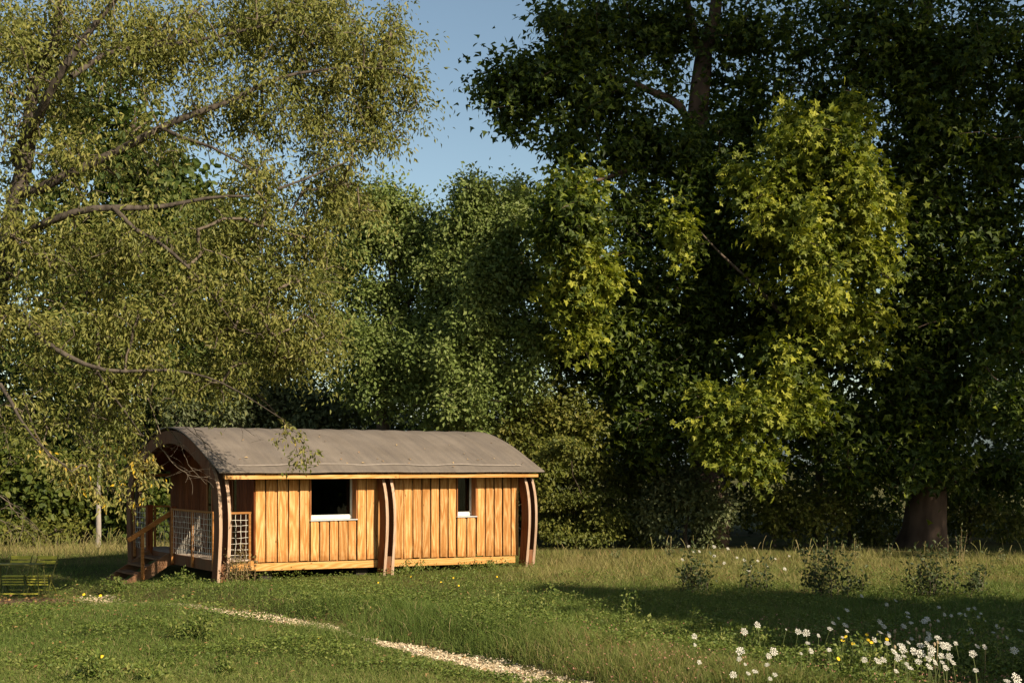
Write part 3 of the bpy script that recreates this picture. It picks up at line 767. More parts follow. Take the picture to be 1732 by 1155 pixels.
# porch deck, rim beams and planks
DZ = 0.47
for i in range(5):
    bm = bmesh.new(); u0 = 0.0 + i * 0.147; bm_box(bm, u0, u0 + 0.14, 0.34, WID - 0.34, DZ - 0.03, DZ); bm_obj('deck_plank', bm, wood_mat('deck_timber_planks', (0.25, 0.17, 0.12), (0.36, 0.27, 0.2), (0.45, 0.37, 0.3), 'Y', False) if i == 0 else bpy.data.materials['deck_timber_planks'], cabin, 0.004)
for (v0, v1) in ((0.33, 1.86), (1.865, 3.08), (3.085, 4.55), (4.555, WID - 0.33)):
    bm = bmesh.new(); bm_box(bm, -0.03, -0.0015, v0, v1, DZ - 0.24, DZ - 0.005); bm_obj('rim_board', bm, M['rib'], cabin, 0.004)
bm = bmesh.new(); bm_box(bm, 0.02, U1 - 0.002, VW + 0.03, VW + 0.1, DZ - 0.24, DZ - 0.032); bm_obj('rim_board', bm, M['larch_x'], cabin, 0.004)
bm = bmesh.new(); bm_box(bm, 0.02, U1 - 0.002, WID - VW - 0.1, WID - VW - 0.03, DZ - 0.24, DZ - 0.032); bm_obj('rim_board', bm, M['larch_x'], cabin, 0.004)

def net(bm, p0, p1, z0, z1, cell, r, rng, thick_jit=0.006):
    p0 = np.array(p0, float); p1 = np.array(p1, float); L = np.linalg.norm(p1 - p0); nu = max(2, round(L / cell)); nz = max(2, round((z1 - z0) / cell))
    G = np.zeros((nu + 1, nz + 1, 3)); d = (p1 - p0) / L; nrm = np.array([-d[1], d[0]])
    for i in range(nu + 1):
        for j in range(nz + 1):
            b_ = p0 + (p1 - p0) * i / nu; jit = rng.normal(0, thick_jit, 3) * (0 < i < nu) * (0 < j < nz)
            G[i, j] = (b_[0] + jit[0] * d[0] + jit[1] * nrm[0], b_[1] + jit[0] * d[1] + jit[1] * nrm[1], z0 + (z1 - z0) * j / nz + jit[2])
    def seg(a, b_): bm_bar(bm, a, b_, r * 2, r * 2, up=(nrm[0], nrm[1], 0.01))
    for i in range(nu + 1):
        for j in range(nz):
            if 0 < i < nu: seg(G[i, j], G[i, j + 1])
    for j in range(nz + 1):
        for i in range(nu):
            if 0 < j < nz: seg(G[i, j], G[i + 1, j])

def railing(p0, p1, posts, z0, z1, cell, r, label, top_w=0.05):
    """netted guard: top rail, posts, net"""
    rl = bm = bmesh.new(); bm_bar(bm, (*p0, z1 - 0.02), (*p1, z1 - 0.02), top_w, 0.045)
    rail = bm_obj('railing', bm, M['rail'], cabin, 0.004); rail['label'] = label
    p0 = np.array(p0); p1 = np.array(p1)
    for f in posts:
        q = p0 + (p1 - p0) * f; bm = bmesh.new(); bm_box(bm, q[0] - 0.025, q[0] + 0.025, q[1] - 0.03, q[1] + 0.03, DZ - 0.22, z1 - 0.044)
        bm_obj('post', bm, M['rail'], rail, 0.004)
    bm = bmesh.new(); net(bm, p0, p1, z0, z1 - 0.045, cell, r, np.random.default_rng(3)); bm_obj('net', bm, M['rope'], rail)
    return rail
railing((-0.065, 0.45), (-0.065, 3.06), (0.012, 0.49, 0.985), DZ + 0.02, 1.52, 0.125, 0.0036, 'long porch guard with a white rope net and wooden posts')
railing((0.20, VW + 0.06), (U1 - 0.06, VW + 0.06), (0.94,), DZ - 0.03, 1.5, 0.12, 0.0042, 'short sunlit porch guard with a white rope net')
railing((0.06, WID - VW - 0.06), (U1 - 0.06, WID - VW - 0.06), (0.5,), DZ + 0.02, 1.5, 0.125, 0.0036, 'far porch guard in the shade')
railing((-0.065, 4.7), (-0.065, WID - 0.35), (0.02, 0.97), DZ + 0.02, 1.52, 0.125, 0.0036, 'short porch guard beyond the steps')

# steps running down from the porch
stairs = empty('stairs'); stairs.parent = cabin
SA, SB = 3.2, 4.55
ZG = -0.36
top = (-0.035, DZ - 0.1); bot = (-1.2, ZG + 0.02)
for v in (SA, SB):
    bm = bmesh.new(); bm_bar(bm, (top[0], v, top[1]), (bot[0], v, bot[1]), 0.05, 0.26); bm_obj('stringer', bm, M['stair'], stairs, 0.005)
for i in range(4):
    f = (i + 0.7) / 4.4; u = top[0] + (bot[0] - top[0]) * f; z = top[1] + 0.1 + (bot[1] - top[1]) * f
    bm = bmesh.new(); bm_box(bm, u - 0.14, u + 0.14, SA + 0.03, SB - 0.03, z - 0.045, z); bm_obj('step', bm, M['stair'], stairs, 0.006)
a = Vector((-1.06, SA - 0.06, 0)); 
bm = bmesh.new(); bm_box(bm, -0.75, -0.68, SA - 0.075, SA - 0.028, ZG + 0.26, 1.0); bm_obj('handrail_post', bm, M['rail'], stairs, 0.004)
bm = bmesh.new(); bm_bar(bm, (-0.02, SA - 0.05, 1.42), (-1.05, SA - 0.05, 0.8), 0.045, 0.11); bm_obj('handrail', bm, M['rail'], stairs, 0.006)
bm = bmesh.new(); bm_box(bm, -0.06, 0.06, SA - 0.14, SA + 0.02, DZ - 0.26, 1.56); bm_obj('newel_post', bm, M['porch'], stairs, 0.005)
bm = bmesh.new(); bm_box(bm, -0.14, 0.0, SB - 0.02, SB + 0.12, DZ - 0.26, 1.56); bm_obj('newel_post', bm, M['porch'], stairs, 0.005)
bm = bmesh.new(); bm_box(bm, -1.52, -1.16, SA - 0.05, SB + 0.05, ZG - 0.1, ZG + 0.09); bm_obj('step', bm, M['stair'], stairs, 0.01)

# ------------------------------------------------------------------ trees
def gp(x, Z): return (pix(x, Z), Z, gzf(pix(x, Z), Z))
def ip(x, y, Z, r): return (pix(x, Z), Z, CH + (HY - y) * Z / F, r)

# the arching tree on the left whose shoots hang down over the cabin roof
b0 = (-9.7, 21.3, gzf(-9.7, 21.3))
trunks = [
    [(*b0, 0.34), ip(-60, 800, 21.50, 0.216), ip(-20, 560, 21.40, 0.187), ip(8, 380, 21.30, 0.158), ip(40, 220, 21.30, 0.115), ip(75, 90, 21.40, 0.086), ip(110, -60, 20.60, 0.058)],
    [ip(2, 420, 21.30, 0.079), ip(60, 378, 20.10, 0.068), ip(150, 340, 20.00, 0.054), ip(250, 352, 20.50, 0.043), ip(340, 330, 20.90, 0.029), ip(430, 330, 21.10, 0.018)],
    [ip(20, 330, 21.30, 0.101), ip(100, 300, 21.00, 0.079), ip(190, 265, 21.40, 0.072), ip(270, 215, 20.90, 0.061), ip(385, 178, 21.30, 0.047), ip(470, 130, 21.60, 0.032), ip(560, 110, 21.90, 0.018), ip(680, 120, 22.20, 0.007)],
    [ip(30, 280, 21.30, 0.086), ip(90, 140, 19.90, 0.065), ip(160, 70, 20.00, 0.050), ip(215, -10, 20.30, 0.036)],
    [ip(120, 130, 20.00, 0.043), ip(180, 70, 20.60, 0.036), ip(300, 80, 21.10, 0.029), ip(420, 50, 21.50, 0.022), ip(540, 20, 21.90, 0.011)],
    [ip(270, 215, 20.90, 0.036), ip(330, 238, 20.70, 0.029), ip(385, 262, 20.80, 0.018), ip(440, 290, 21.10, 0.007)],
    [ip(190, 350, 20.00, 0.043), ip(255, 385, 20.30, 0.036), ip(310, 430, 20.80, 0.029), ip(345, 470, 21.50, 0.018), ip(400, 560, 22.30, 0.009)],
    [ip(-10, 520, 21.40, 0.072), ip(60, 560, 20.30, 0.050), ip(120, 610, 20.10, 0.040), ip(165, 630, 20.50, 0.032), ip(270, 620, 21.30, 0.022), ip(400, 660, 22.30, 0.014), ip(480, 710, 23.30, 0.006)],
    [ip(165, 630, 20.50, 0.025), ip(210, 680, 21.10, 0.018), ip(240, 740, 21.60, 0.009)],
    [ip(0, 650, 20.30, 0.036), ip(30, 690, 19.90, 0.025), ip(60, 760, 19.90, 0.014), ip(120, 800, 20.30, 0.007)],
    [ip(470, 320, 21.10, 0.022), ip(530, 290, 21.50, 0.016), ip(600, 272, 21.90, 0.009)],
]
cl = [IC(-40, 230, 21, 90, 150, 1.6, 60), IC(-30, 520, 21, 80, 160, 1.6, 60), IC(-30, 30, 21.3, 80, 80, 1.5, 36), IC(665, 60, 23, 45, 55, 1, 26), IC(690, 165, 23.2, 30, 35, 0.7, 14), IC(60, 100, 21.5, 130, 120, 2, 134), IC(240, 70, 21.5, 160, 120, 2.2, 179), IC(430, 50, 22.5, 150, 100, 2, 156), IC(560, 60, 22.8, 110, 90, 1.6, 106),
      IC(630, 130, 23.1, 80, 75, 1.2, 70), IC(640, 215, 23.3, 60, 50, 1, 36), IC(390, 190, 22.3, 150, 80, 1.8, 74), IC(540, 200, 22.7, 110, 80, 1.6, 87),
      IC(110, 260, 21.1, 120, 110, 1.8, 64), IC(560, 320, 23.3, 80, 60, 1.4, 62), IC(240, 250, 21.5, 110, 60, 1.6, 23), IC(440, 300, 22.3, 110, 60, 1.6, 47),
      IC(60, 430, 20.9, 100, 90, 1.8, 67), IC(210, 430, 21.3, 140, 70, 1.8, 104), IC(390, 420, 22.5, 140, 90, 1.8, 141), IC(520, 430, 23.5, 85, 110, 1.4, 111),
      IC(70, 560, 20.9, 110, 100, 1.6, 65), IC(230, 540, 21.8, 140, 80, 1.7, 107), IC(400, 550, 23.1, 130, 80, 1.5, 119), IC(530, 560, 23.9, 70, 70, 1.2, 62),
      IC(170, 640, 21.8, 140, 55, 1.5, 62), IC(350, 640, 23.5, 110, 45, 1.2, 50), IC(480, 620, 24.1, 70, 40, 1, 32),
      IC(60, 700, 21.3, 80, 70, 1.2, 29), IC(190, 710, 22.5, 90, 40, 1, 22), IC(120, 800, 21.7, 50, 40, 0.6, 10)]
make_tree('arching_tree', 'tall arching tree at the left edge with sparse olive leaves hanging over the cabin roof', 'tree', b0, trunks, cl, 3,
          M['leaf_left'], M['bark_grey'], 'slim', 0.1, 62, 0.24, line=1.6, bare=0.28, droop=0.75, seg=0.35, lift=0.16, rtip=0.0075, rmax=0.03, twigmat=M['bark_twig'], shell=0.6, up=0.45)

def hanging_twigs():
    """bare and leafy shoots of the arching tree that hang in front of the porch and the roof; part of that tree"""
    rng = np.random.default_rng(12); root = bpy.data.objects['arching_tree']
    P, par, rad = [], [], []; L = []
    def shoot(pts, r0, r1, bare, side):
        pts = np.array([ip(*p, 0)[:3] for p in pts]); s = np.linspace(0, 1, 22); t_ = np.linspace(0, 1, len(pts))
        c = np.stack([np.interp(s, t_, pts[:, k]) for k in range(3)], -1)
        for _ in range(4): c[1:-1] = 0.5 * c[1:-1] + 0.25 * (c[:-2] + c[2:])
        c[1:] += rng.normal(0, 0.012, (21, 3))
        b_ = len(P)
        for i, p in enumerate(c): P.append(p); par.append(-1 if i == 0 else b_ + i - 1); rad.append(r0 + (r1 - r0) * s[i])
        for _ in range(side):
            i = rng.integers(6, 21); a = c[i]; d = norm(rng.normal(size=3) * np.array([1, 0.6, 0.5]) + np.array([0.2, 0, -0.5])) * rng.uniform(0.15, 0.5); b2 = len(P)
            for j in range(6):
                f = j / 5; P.append(a + d * f + np.array([0.05 * math.sin(f * 3), 0, -0.06 * f * f])); par.append(-1 if j == 0 else b2 + j - 1); rad.append(r1 * (1.1 - 0.5 * f))
                if not bare and j > 1:
                    for _k in range(3): L.append(P[-1] + rng.normal(0, 0.04, 3))
        if not bare:
            for i in range(5, 22):
                for _k in range(rng.integers(1, 4)): L.append(c[i] + rng.normal(0, 0.05, 3))
    shoot([(215, 600, 23), (230, 700, 24.4), (262, 745, 25), (285, 775, 25.2), (322, 802, 25.3)], 0.014, 0.004, True, 5)
    shoot([(240, 640, 23.4), (280, 720, 24.8), (305, 750, 25), (320, 790, 25.1), (350, 818, 25.2)], 0.012, 0.004, True, 8)
    shoot([(255, 660, 23.6), (265, 745, 24.8), (295, 790, 25), (330, 808, 25.1), (356, 806, 25.2)], 0.012, 0.004, True, 7)
    shoot([(300, 660, 24), (320, 715, 25), (345, 750, 25.4), (352, 768, 25.4), (355, 800, 25.4)], 0.01, 0.004, True, 6)
    shoot([(275, 640, 24), (290, 700, 25), (338, 742, 25.3), (370, 770, 25.6), (382, 790, 25.6)], 0.01, 0.003, True, 5)
    shoot([(215, 640, 23.4), (245, 720, 24.4), (250, 780, 24.6), (252, 800, 24.6)], 0.012, 0.004, True, 6)
    shoot([(330, 640, 24.2), (370, 700, 25.2), (420, 728, 25.8), (445, 745, 25.9)], 0.009, 0.003, True, 4)
    shoot([(410, 640, 24.2), (470, 700, 25), (490, 735, 25.3), (508, 770, 25.4), (520, 795, 25.4)], 0.009, 0.003, False, 8)
    shoot([(430, 660, 24.3), (480, 712, 25), (515, 745, 25.3), (535, 780, 25.4)], 0.008, 0.003, False, 6)
    shoot([(40, 660, 20.8), (58, 740, 21), (90, 780, 21.2), (125, 800, 21.4), (165, 830, 21.6)], 0.02, 0.004, False, 10)
    shoot([(60, 750, 21), (95, 775, 21.2), (150, 820, 21.5), (168, 848, 21.6)], 0.012, 0.004, False, 12)
    shoot([(0, 690, 20.6), (12, 740, 20.6), (20, 790, 20.6)], 0.012, 0.004, True, 6)
    shoot([(-20, 820, 20.4), (15, 850, 20.5), (35, 880, 20.6), (60, 892, 20.7)], 0.015, 0.004, True, 12)
    shoot([(-20, 870, 20.4), (10, 885, 20.5), (50, 895, 20.6)], 0.012, 0.003, True, 8)
    shoot([(150, 690, 22), (155, 725, 22.2), (165, 765, 22.4), (182, 770, 22.5)], 0.01, 0.004, True, 6)
    shoot([(100, 700, 21.5), (140, 745, 22), (162, 770, 22.2)], 0.01, 0.004, True, 6)
    for q in range(9):
        x0 = rng.uniform(140, 255); y0 = rng.uniform(700, 780); y1 = y0 + rng.uniform(60, 110); Zq = rng.uniform(23.6, 24.6)
        shoot([(x0 - rng.uniform(0, 40), y0 - 90, Zq - 0.7), (x0 - 5, y0, Zq), (x0 + rng.uniform(-10, 25), (y0 + y1) / 2, Zq), (min(x0 + rng.uniform(-5, 35), 292), min(y1, 880), Zq)], 0.01, 0.003, q % 4 == 3, 8)
    base = np.array(b0)
    link('hanging_shoot', wood_mesh('hanging_shoot', np.array(P) - base, np.array(par), np.array(rad), 4), root, M['bark_twig'])['kind'] = 'stuff'
    L = np.array(L); m_ = len(L); tn = rng.random(m_); tn[L[:, 0] < -6.6] = 0.7 + 0.3 * rng.random((L[:, 0] < -6.6).sum())
    me = leaves_mesh('hanging_leaves', L - base, rng.normal(size=(m_, 3)) * 0.6 + np.array([0.1, 0, -0.9]), rng.normal(size=(m_, 3)) * 0.6 + np.array([0.3, -0.5, 0.3]), 0.105 * (0.6 + 0.7 * rng.random(m_)), tn, 'slim')
    link('crown', me, root, M['leaf_left'])
hanging_twigs()

# broad-leaved tree standing behind the arching tree
b1 = gp(150, 41)
make_tree('lime_tree', 'dark broad-leaved tree seen through gaps behind the arching tree', 'tree', b1,
          [[(*b1, 0.3), ip(165, 700, 41, 0.26), ip(190, 500, 41, 0.2), ip(215, 330, 41, 0.12), ip(240, 180, 41, 0.05)], [ip(185, 540, 41, 0.1), ip(280, 460, 41, 0.06), ip(350, 420, 41, 0.03)], [ip(200, 430, 41, 0.1), ip(110, 340, 41, 0.06), ip(60, 280, 41, 0.03)]],
          [IC(230, 290, 41, 130, 90, 2.2, 75), IC(120, 420, 41, 110, 110, 2.0, 65), IC(320, 370, 41, 90, 80, 1.8, 60), IC(250, 480, 41, 170, 90, 2.2, 85), IC(120, 580, 41, 130, 100, 2, 60), IC(330, 600, 41, 150, 80, 2, 60), IC(150, 170, 41, 110, 90, 1.8, 40), IC(430, 520, 41, 80, 120, 1.6, 45)],
          5, M['leaf_lime'], M['bark_dark'], 'hex', 0.25, 34, 0.6, lift=0.1, rtip=0.008)

# two oaks behind the cabin
b2 = gp(640, 38)
make_tree('oak_tree', 'slim grey-green oak behind the cabin, left of the gap of sky', 'tree', b2,
          [[(*b2, 0.24), ip(642, 700, 38, 0.2), ip(650, 560, 38, 0.15), ip(655, 450, 38, 0.1), ip(665, 340, 38, 0.03)], [ip(645, 640, 38, 0.1), ip(600, 560, 38, 0.07), ip(580, 460, 38, 0.04), ip(575, 380, 38, 0.02)], [ip(650, 560, 38, 0.09), ip(700, 500, 38, 0.05), ip(715, 440, 38, 0.02)]],
          [IC(690, 600, 36.4, 45, 60, 0.9, 30), IC(620, 590, 36.6, 45, 60, 0.9, 28), IC(655, 350, 38, 55, 40, 1.2, 46), IC(625, 400, 38, 75, 60, 1.5, 79), IC(690, 420, 38, 40, 50, 1.2, 37), IC(590, 350, 38, 45, 40, 1.2, 34), IC(650, 500, 38, 70, 35, 1.4, 46), IC(600, 560, 38, 80, 40, 1.4, 43), IC(690, 560, 38, 50, 45, 1.2, 37), IC(640, 640, 37.5, 80, 55, 1.6, 87), IC(560, 470, 38, 40, 90, 1.2, 43), IC(700, 650, 37.5, 60, 55, 1.4, 58), IC(715, 390, 38, 22, 40, 0.6, 17)],
          7, M['leaf_oak'], M['bark_dark'], 'oval', 0.135, 95, 0.3, lift=0.08, rtip=0.007, flat=1.25, up=0.45, shell=0.6)
b3 = gp(815, 37)
make_tree('oak_tree', 'full rounded oak behind the cabin roof, right of the gap of sky', 'tree', b3,
          [[(*b3, 0.28), ip(815, 700, 37, 0.24), ip(820, 580, 37, 0.17), ip(825, 450, 37, 0.1), ip(820, 340, 37, 0.03)], [ip(818, 620, 37, 0.11), ip(770, 540, 37, 0.07), ip(745, 450, 37, 0.03)], [ip(822, 560, 37, 0.1), ip(865, 490, 37, 0.06), ip(890, 400, 37, 0.02)], [ip(818, 600, 37, 0.08), ip(870, 560, 37, 0.05), ip(915, 540, 37, 0.02)]],
          [IC(800, 545, 35.6, 50, 60, 0.9, 36), IC(850, 470, 35.8, 45, 60, 0.9, 30), IC(755, 590, 35.6, 40, 60, 0.9, 26), IC(890, 560, 35.8, 40, 70, 0.9, 28), IC(815, 345, 37, 60, 38, 1.4, 60), IC(770, 400, 37, 55, 55, 1.4, 65), IC(850, 400, 37, 70, 60, 1.6, 89), IC(745, 470, 37, 45, 50, 1.2, 46), IC(800, 480, 36.5, 75, 50, 1.6, 89), IC(880, 350, 38, 40, 40, 1.2, 34), IC(870, 480, 37, 60, 50, 1.3, 50), IC(740, 570, 37, 45, 40, 1.2, 31), IC(830, 560, 36.5, 60, 45, 1.3, 46), IC(760, 640, 36.5, 70, 50, 1.6, 72), IC(850, 640, 36.5, 75, 55, 1.6, 79), IC(740, 510, 37, 25, 60, 1, 20), IC(780, 700, 36.5, 90, 40, 1.4, 58), IC(910, 580, 37, 45, 60, 1.2, 31)],
          8, M['leaf_oak'], M['bark_dark'], 'oval', 0.135, 95, 0.3, lift=0.08, rtip=0.007, flat=1.25, up=0.45, shell=0.6)
# trees and bushes further back
b4 = gp(470, 41)
make_tree('field_maple', 'olive bushy tree behind the left half of the cabin roof', 'tree', b4,
          [[(*b4, 0.2), ip(475, 720, 41, 0.14), ip(480, 600, 41, 0.06)]],
          [IC(450, 690, 41, 120, 50, 1.8, 65), IC(560, 690, 40.5, 90, 55, 1.6, 55), IC(360, 690, 40, 90, 60, 1.6, 45), IC(480, 610, 41, 120, 60, 1.6, 55), IC(500, 780, 40, 200, 50, 1.6, 60)],
          9, M['leaf_pale'], M['bark_dark'], 'oval', 0.16, 75, 0.36, lift=0.08, zmin=0.4)
b5 = gp(945, 40)
make_tree('hazel_tree', 'yellowish green tree between the oak and the dark plane tree', 'tree', b5,
          [[(*b5, 0.14), ip(945, 760, 38, 0.1), ip(940, 660, 38, 0.05)]],
          [IC(930, 690, 38, 60, 50, 1.3, 50), IC(880, 720, 37.5, 50, 45, 1.2, 32), IC(985, 720, 38, 50, 60, 1.3, 40), IC(950, 600, 38.5, 50, 40, 1.2, 22), IC(900, 790, 37.5, 40, 50, 1.2, 25)],
          10, M['leaf_bush'], M['bark_dark'], 'oval', 0.16, 70, 0.34, lift=0.08)
b6 = gp(975, 38.5)
make_tree('hornbeam_bush', 'dense drooping bush in layered sprays beside the right end of the cabin', 'bush', b6,
          [[(*b6, 0.1), ip(978, 840, 38.5, 0.07), ip(975, 760, 38.5, 0.03)]],
          [IC(960, 800, 38.5, 65, 22, 1.1, 30), IC(1000, 790, 38.6, 40, 40, 1.0, 20), IC(930, 850, 38.4, 45, 20, 1.0, 20), IC(985, 845, 38.2, 65, 20, 1.2, 30), IC(950, 888, 38.2, 60, 22, 1.2, 30), IC(1020, 885, 38.2, 50, 22, 1.2, 26), IC(975, 908, 37.8, 85, 12, 1.2, 24), IC(950, 760, 35, 45, 30, 1, 18)],
          11, M['leaf_bush'], M['bark_dark'], 'oval', 0.12, 95, 0.34, droop=0.7, lift=0.14, flat=0.35, zmin=0.1, tint_bias=-0.05)
def bush(name, label, x, Z, clumps, seed, mat, templ='oval', size=0.15, lps=60, spread=0.34, **kw):
    b_ = gp(x, Z)
    ys = min(c[2] + c[5] * 0.3 for c in [clumps[0]])
    make_tree(name, label, 'bush', b_, [[(*b_, 0.07), (b_[0] + 0.05, b_[1], b_[2] + (ys - b_[2]) * 0.5, 0.05), (b_[0], b_[1] + 0.1, ys, 0.025)]], clumps, seed, mat, M['bark_dark'], templ, size, lps, spread, lift=0.1, **kw)
bush('understory_bush', 'pale grey-green bush in the shade right of the drooping bush', 1160, 38, [IC(1150, 830, 38, 50, 60, 1.2, 40), IC(1200, 870, 38, 50, 45, 1.2, 28), IC(1110, 860, 38, 40, 50, 1.0, 24)], 13, M['leaf_pale'], tint_bias=0.1)
bush('understory_bush', 'small pale bush below the bright hanging plane leaves', 1310, 38.5, [IC(1310, 860, 38.5, 60, 45, 1.2, 36), IC(1375, 870, 38, 50, 45, 1.0, 30)], 14, M['leaf_bush'])
bush('understory_bush', 'feathery bush just left of the thick plane trunk', 1440, 40, [IC(1420, 830, 40, 60, 40, 1.2, 30), IC(1480, 880, 40, 45, 50, 1.2, 26)], 15, M['leaf_bush'])
bush('understory_bush', 'bush just right of the thick plane trunk', 1640, 40.5, [IC(1630, 850, 40.5, 45, 60, 1.2, 34), IC(1690, 880, 40.5, 50, 50, 1.2, 30)], 16, M['leaf_bush'])
bush('understory_bush', 'low bush in the dark gap behind the drooping bush', 1060, 40, [IC(1060, 800, 40, 55, 80, 1.4, 44), IC(1080, 880, 39.5, 50, 50, 1.2, 28), IC(1040, 720, 40.5, 55, 60, 1.4, 30)], 17, M['leaf_bush'])
# hedge of creepers and bushes at the left
bush('vine_thicket', 'broad-leaved vine thicket behind the metal chairs', 40, 40, [IC(60, 800, 40, 80, 55, 1.3, 48), IC(30, 870, 40, 70, 40, 1.2, 34), IC(120, 840, 40, 45, 45, 1.1, 26), IC(-20, 800, 40, 60, 80, 1.3, 26)], 18, M['leaf_vine'], 'hex', 0.21, 42, 0.4, tint_bias=0.05)
bush('vine_thicket', 'tall leafy thicket between the grey post and the porch', 215, 40, [IC(215, 830, 40, 40, 70, 1.2, 44), IC(255, 860, 40, 35, 55, 1.1, 26), IC(200, 750, 41, 60, 50, 1.2, 36), IC(290, 700, 42, 80, 40, 1.2, 34)], 19, M['leaf_vine'], 'hex', 0.19, 48, 0.38)
bush('dark_thicket', 'dark leafy thicket in the shade behind the grey post', 130, 43, [IC(140, 760, 43, 90, 50, 1.3, 44), IC(150, 850, 43, 70, 60, 1.2, 30), IC(20, 720, 43, 90, 60, 1.3, 40), IC(330, 780, 43, 90, 60, 1.3, 34)], 20, M['leaf_lime'], 'hex', 0.22, 40, 0.42)
bush('low_bush', 'low olive bush among dry grass behind the chairs', 95, 38, [IC(80, 905, 38, 60, 22, 0.8, 24), IC(20, 905, 38, 50, 25, 0.8, 18)], 22, M['leaf_bush'], 'oval', 0.13, 50, 0.26)

# plane trees on the right
b7 = gp(1195, 38.5)
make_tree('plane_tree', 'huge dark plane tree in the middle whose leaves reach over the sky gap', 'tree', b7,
          [[(*b7, 0.6), ip(1195, 760, 40.1, 0.5), ip(1190, 500, 40.1, 0.42), ip(1182, 250, 40.1, 0.36), ip(1190, 120, 40.1, 0.3), ip(1215, 20, 40.1, 0.2), ip(1240, -120, 40.1, 0.1)],
           [ip(1188, 110, 40.1, 0.2), ip(1165, 30, 39.9, 0.14), ip(1130, -60, 39.8, 0.08)], [ip(1184, 200, 40.1, 0.16), ip(1120, 150, 39.4, 0.12), ip(1050, 125, 38.8, 0.08), ip(960, 110, 38.6, 0.05), ip(860, 130, 38.6, 0.02)],
           [ip(1184, 300, 40.1, 0.16), ip(1110, 280, 39.1, 0.1), ip(1030, 290, 37.6, 0.06), ip(960, 330, 34.5, 0.025)], [ip(1200, 230, 40.1, 0.13), ip(1270, 190, 39.6, 0.08), ip(1340, 150, 39.1, 0.04)], [ip(1190, 420, 40.1, 0.14), ip(1100, 470, 38.6, 0.08), ip(1010, 520, 37.6, 0.03)]],
          [IC(980, 60, 39.1, 90, 80, 2.0, 70), IC(900, 140, 38.8, 75, 45, 1.4, 42), IC(840, 145, 38.7, 32, 20, 0.6, 10), IC(870, 205, 38.7, 45, 30, 0.9, 14), IC(1000, 170, 38.8, 110, 70, 2.0, 72), IC(1100, 60, 39.8, 110, 90, 2.2, 80), IC(1080, 250, 38.8, 110, 60, 1.8, 58),
           IC(960, 250, 38.1, 55, 50, 1.2, 24), IC(1260, 60, 39.8, 110, 110, 2.2, 80), IC(1240, 220, 39.8, 90, 70, 2.0, 50), IC(1080, 370, 38.4, 100, 80, 1.8, 62), IC(960, 370, 33.4, 52, 70, 1.1, 42), IC(980, 480, 36.6, 60, 60, 1.2, 36), IC(1070, 500, 37.6, 100, 80, 1.8, 62),
           IC(1040, 620, 37.9, 80, 80, 1.6, 48), IC(1130, 620, 38.1, 90, 80, 1.7, 54), IC(1190, 400, 39.4, 80, 90, 1.8, 46), IC(1090, 740, 38.6, 100, 70, 1.8, 44), IC(1190, 290, 38.2, 70, 60, 0.9, 34), IC(1195, 400, 38.2, 75, 80, 1.0, 44), IC(1200, 520, 38.2, 80, 80, 1.0, 46), IC(1180, 640, 38, 80, 70, 1.0, 34), IC(1250, 450, 38, 60, 90, 1.0, 34), IC(1300, 560, 38.6, 75, 80, 1.0, 40), IC(1310, 430, 38.9, 70, 80, 1.0, 36), IC(1280, 680, 38.6, 90, 60, 1.0, 30), IC(1020, 560, 36.6, 50, 40, 1, 18)],
          25, M['leaf_plane'], M['bark_plane'], 'lobed', 0.2, 54, 0.48, rag=0.24, shell=0.55, droop=0.35, seg=0.7, lift=0.1, rtip=0.009, rmax=0.12, tint_bias=-0.2)  # leaf tint lowered: part of this crown's shade is in the colour
b8 = gp(1560, 38.4)
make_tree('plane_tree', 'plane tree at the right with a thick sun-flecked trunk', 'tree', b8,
          [[(*b8, 0.85), (b8[0], b8[1], b8[2] + 0.5, 0.68), ip(1562, 830, 38.4, 0.6), ip(1558, 640, 38.4, 0.52), ip(1550, 420, 38.4, 0.42), ip(1555, 200, 38.4, 0.3), ip(1570, -40, 38.4, 0.15)],
           [ip(1556, 520, 38.4, 0.2), ip(1460, 420, 37.5, 0.13), ip(1400, 330, 36.5, 0.06)], [ip(1556, 480, 38.4, 0.2), ip(1650, 400, 37.8, 0.12), ip(1720, 300, 37, 0.05)], [ip(1558, 620, 38.4, 0.16), ip(1660, 600, 37, 0.1), ip(1740, 600, 35.5, 0.04)]],
          [IC(1450, 60, 38.2, 130, 110, 2.4, 95), IC(1620, 80, 37.8, 130, 120, 2.4, 100), IC(1560, 240, 38, 110, 90, 2.0, 70), IC(1690, 260, 37, 80, 100, 2.0, 62), IC(1620, 400, 37.2, 120, 90, 2.0, 76), IC(1540, 560, 37.4, 110, 90, 2.0, 66), IC(1690, 520, 36.2, 80, 90, 1.8, 58), IC(1640, 680, 36.8, 110, 70, 1.8, 60), IC(1520, 720, 37.6, 100, 60, 1.8, 46), IC(1710, 690, 33, 35, 30, 0.8, 16), IC(1400, 560, 37.5, 100, 90, 1.9, 58), IC(1380, 180, 38.5, 100, 100, 2, 52), IC(1760, 150, 37, 70, 160, 2, 60), IC(1760, 420, 36, 60, 160, 2, 50), IC(1380, 720, 37.6, 90, 60, 1.8, 36), IC(1700, 800, 38, 90, 40, 1.6, 30), IC(1560, 790, 36.8, 110, 30, 1.4, 24), IC(1460, 790, 37.2, 70, 50, 1.4, 26), IC(1560, 120, 37.3, 80, 100, 0.9, 44), IC(1550, 330, 37.2, 70, 80, 0.9, 36), IC(1560, 480, 37.2, 70, 70, 0.9, 30), IC(1560, 650, 37.2, 90, 80, 1.0, 44)],
          26, M['leaf_plane'], M['bark_plane'], 'lobed', 0.2, 54, 0.48, rag=0.24, shell=0.55, droop=0.35, seg=0.7, lift=0.1, rtip=0.009, rmax=0.12, tint_bias=-0.2)  # darker leaf tint deepens the shade of this crown too
b9 = gp(1390, 40.5)
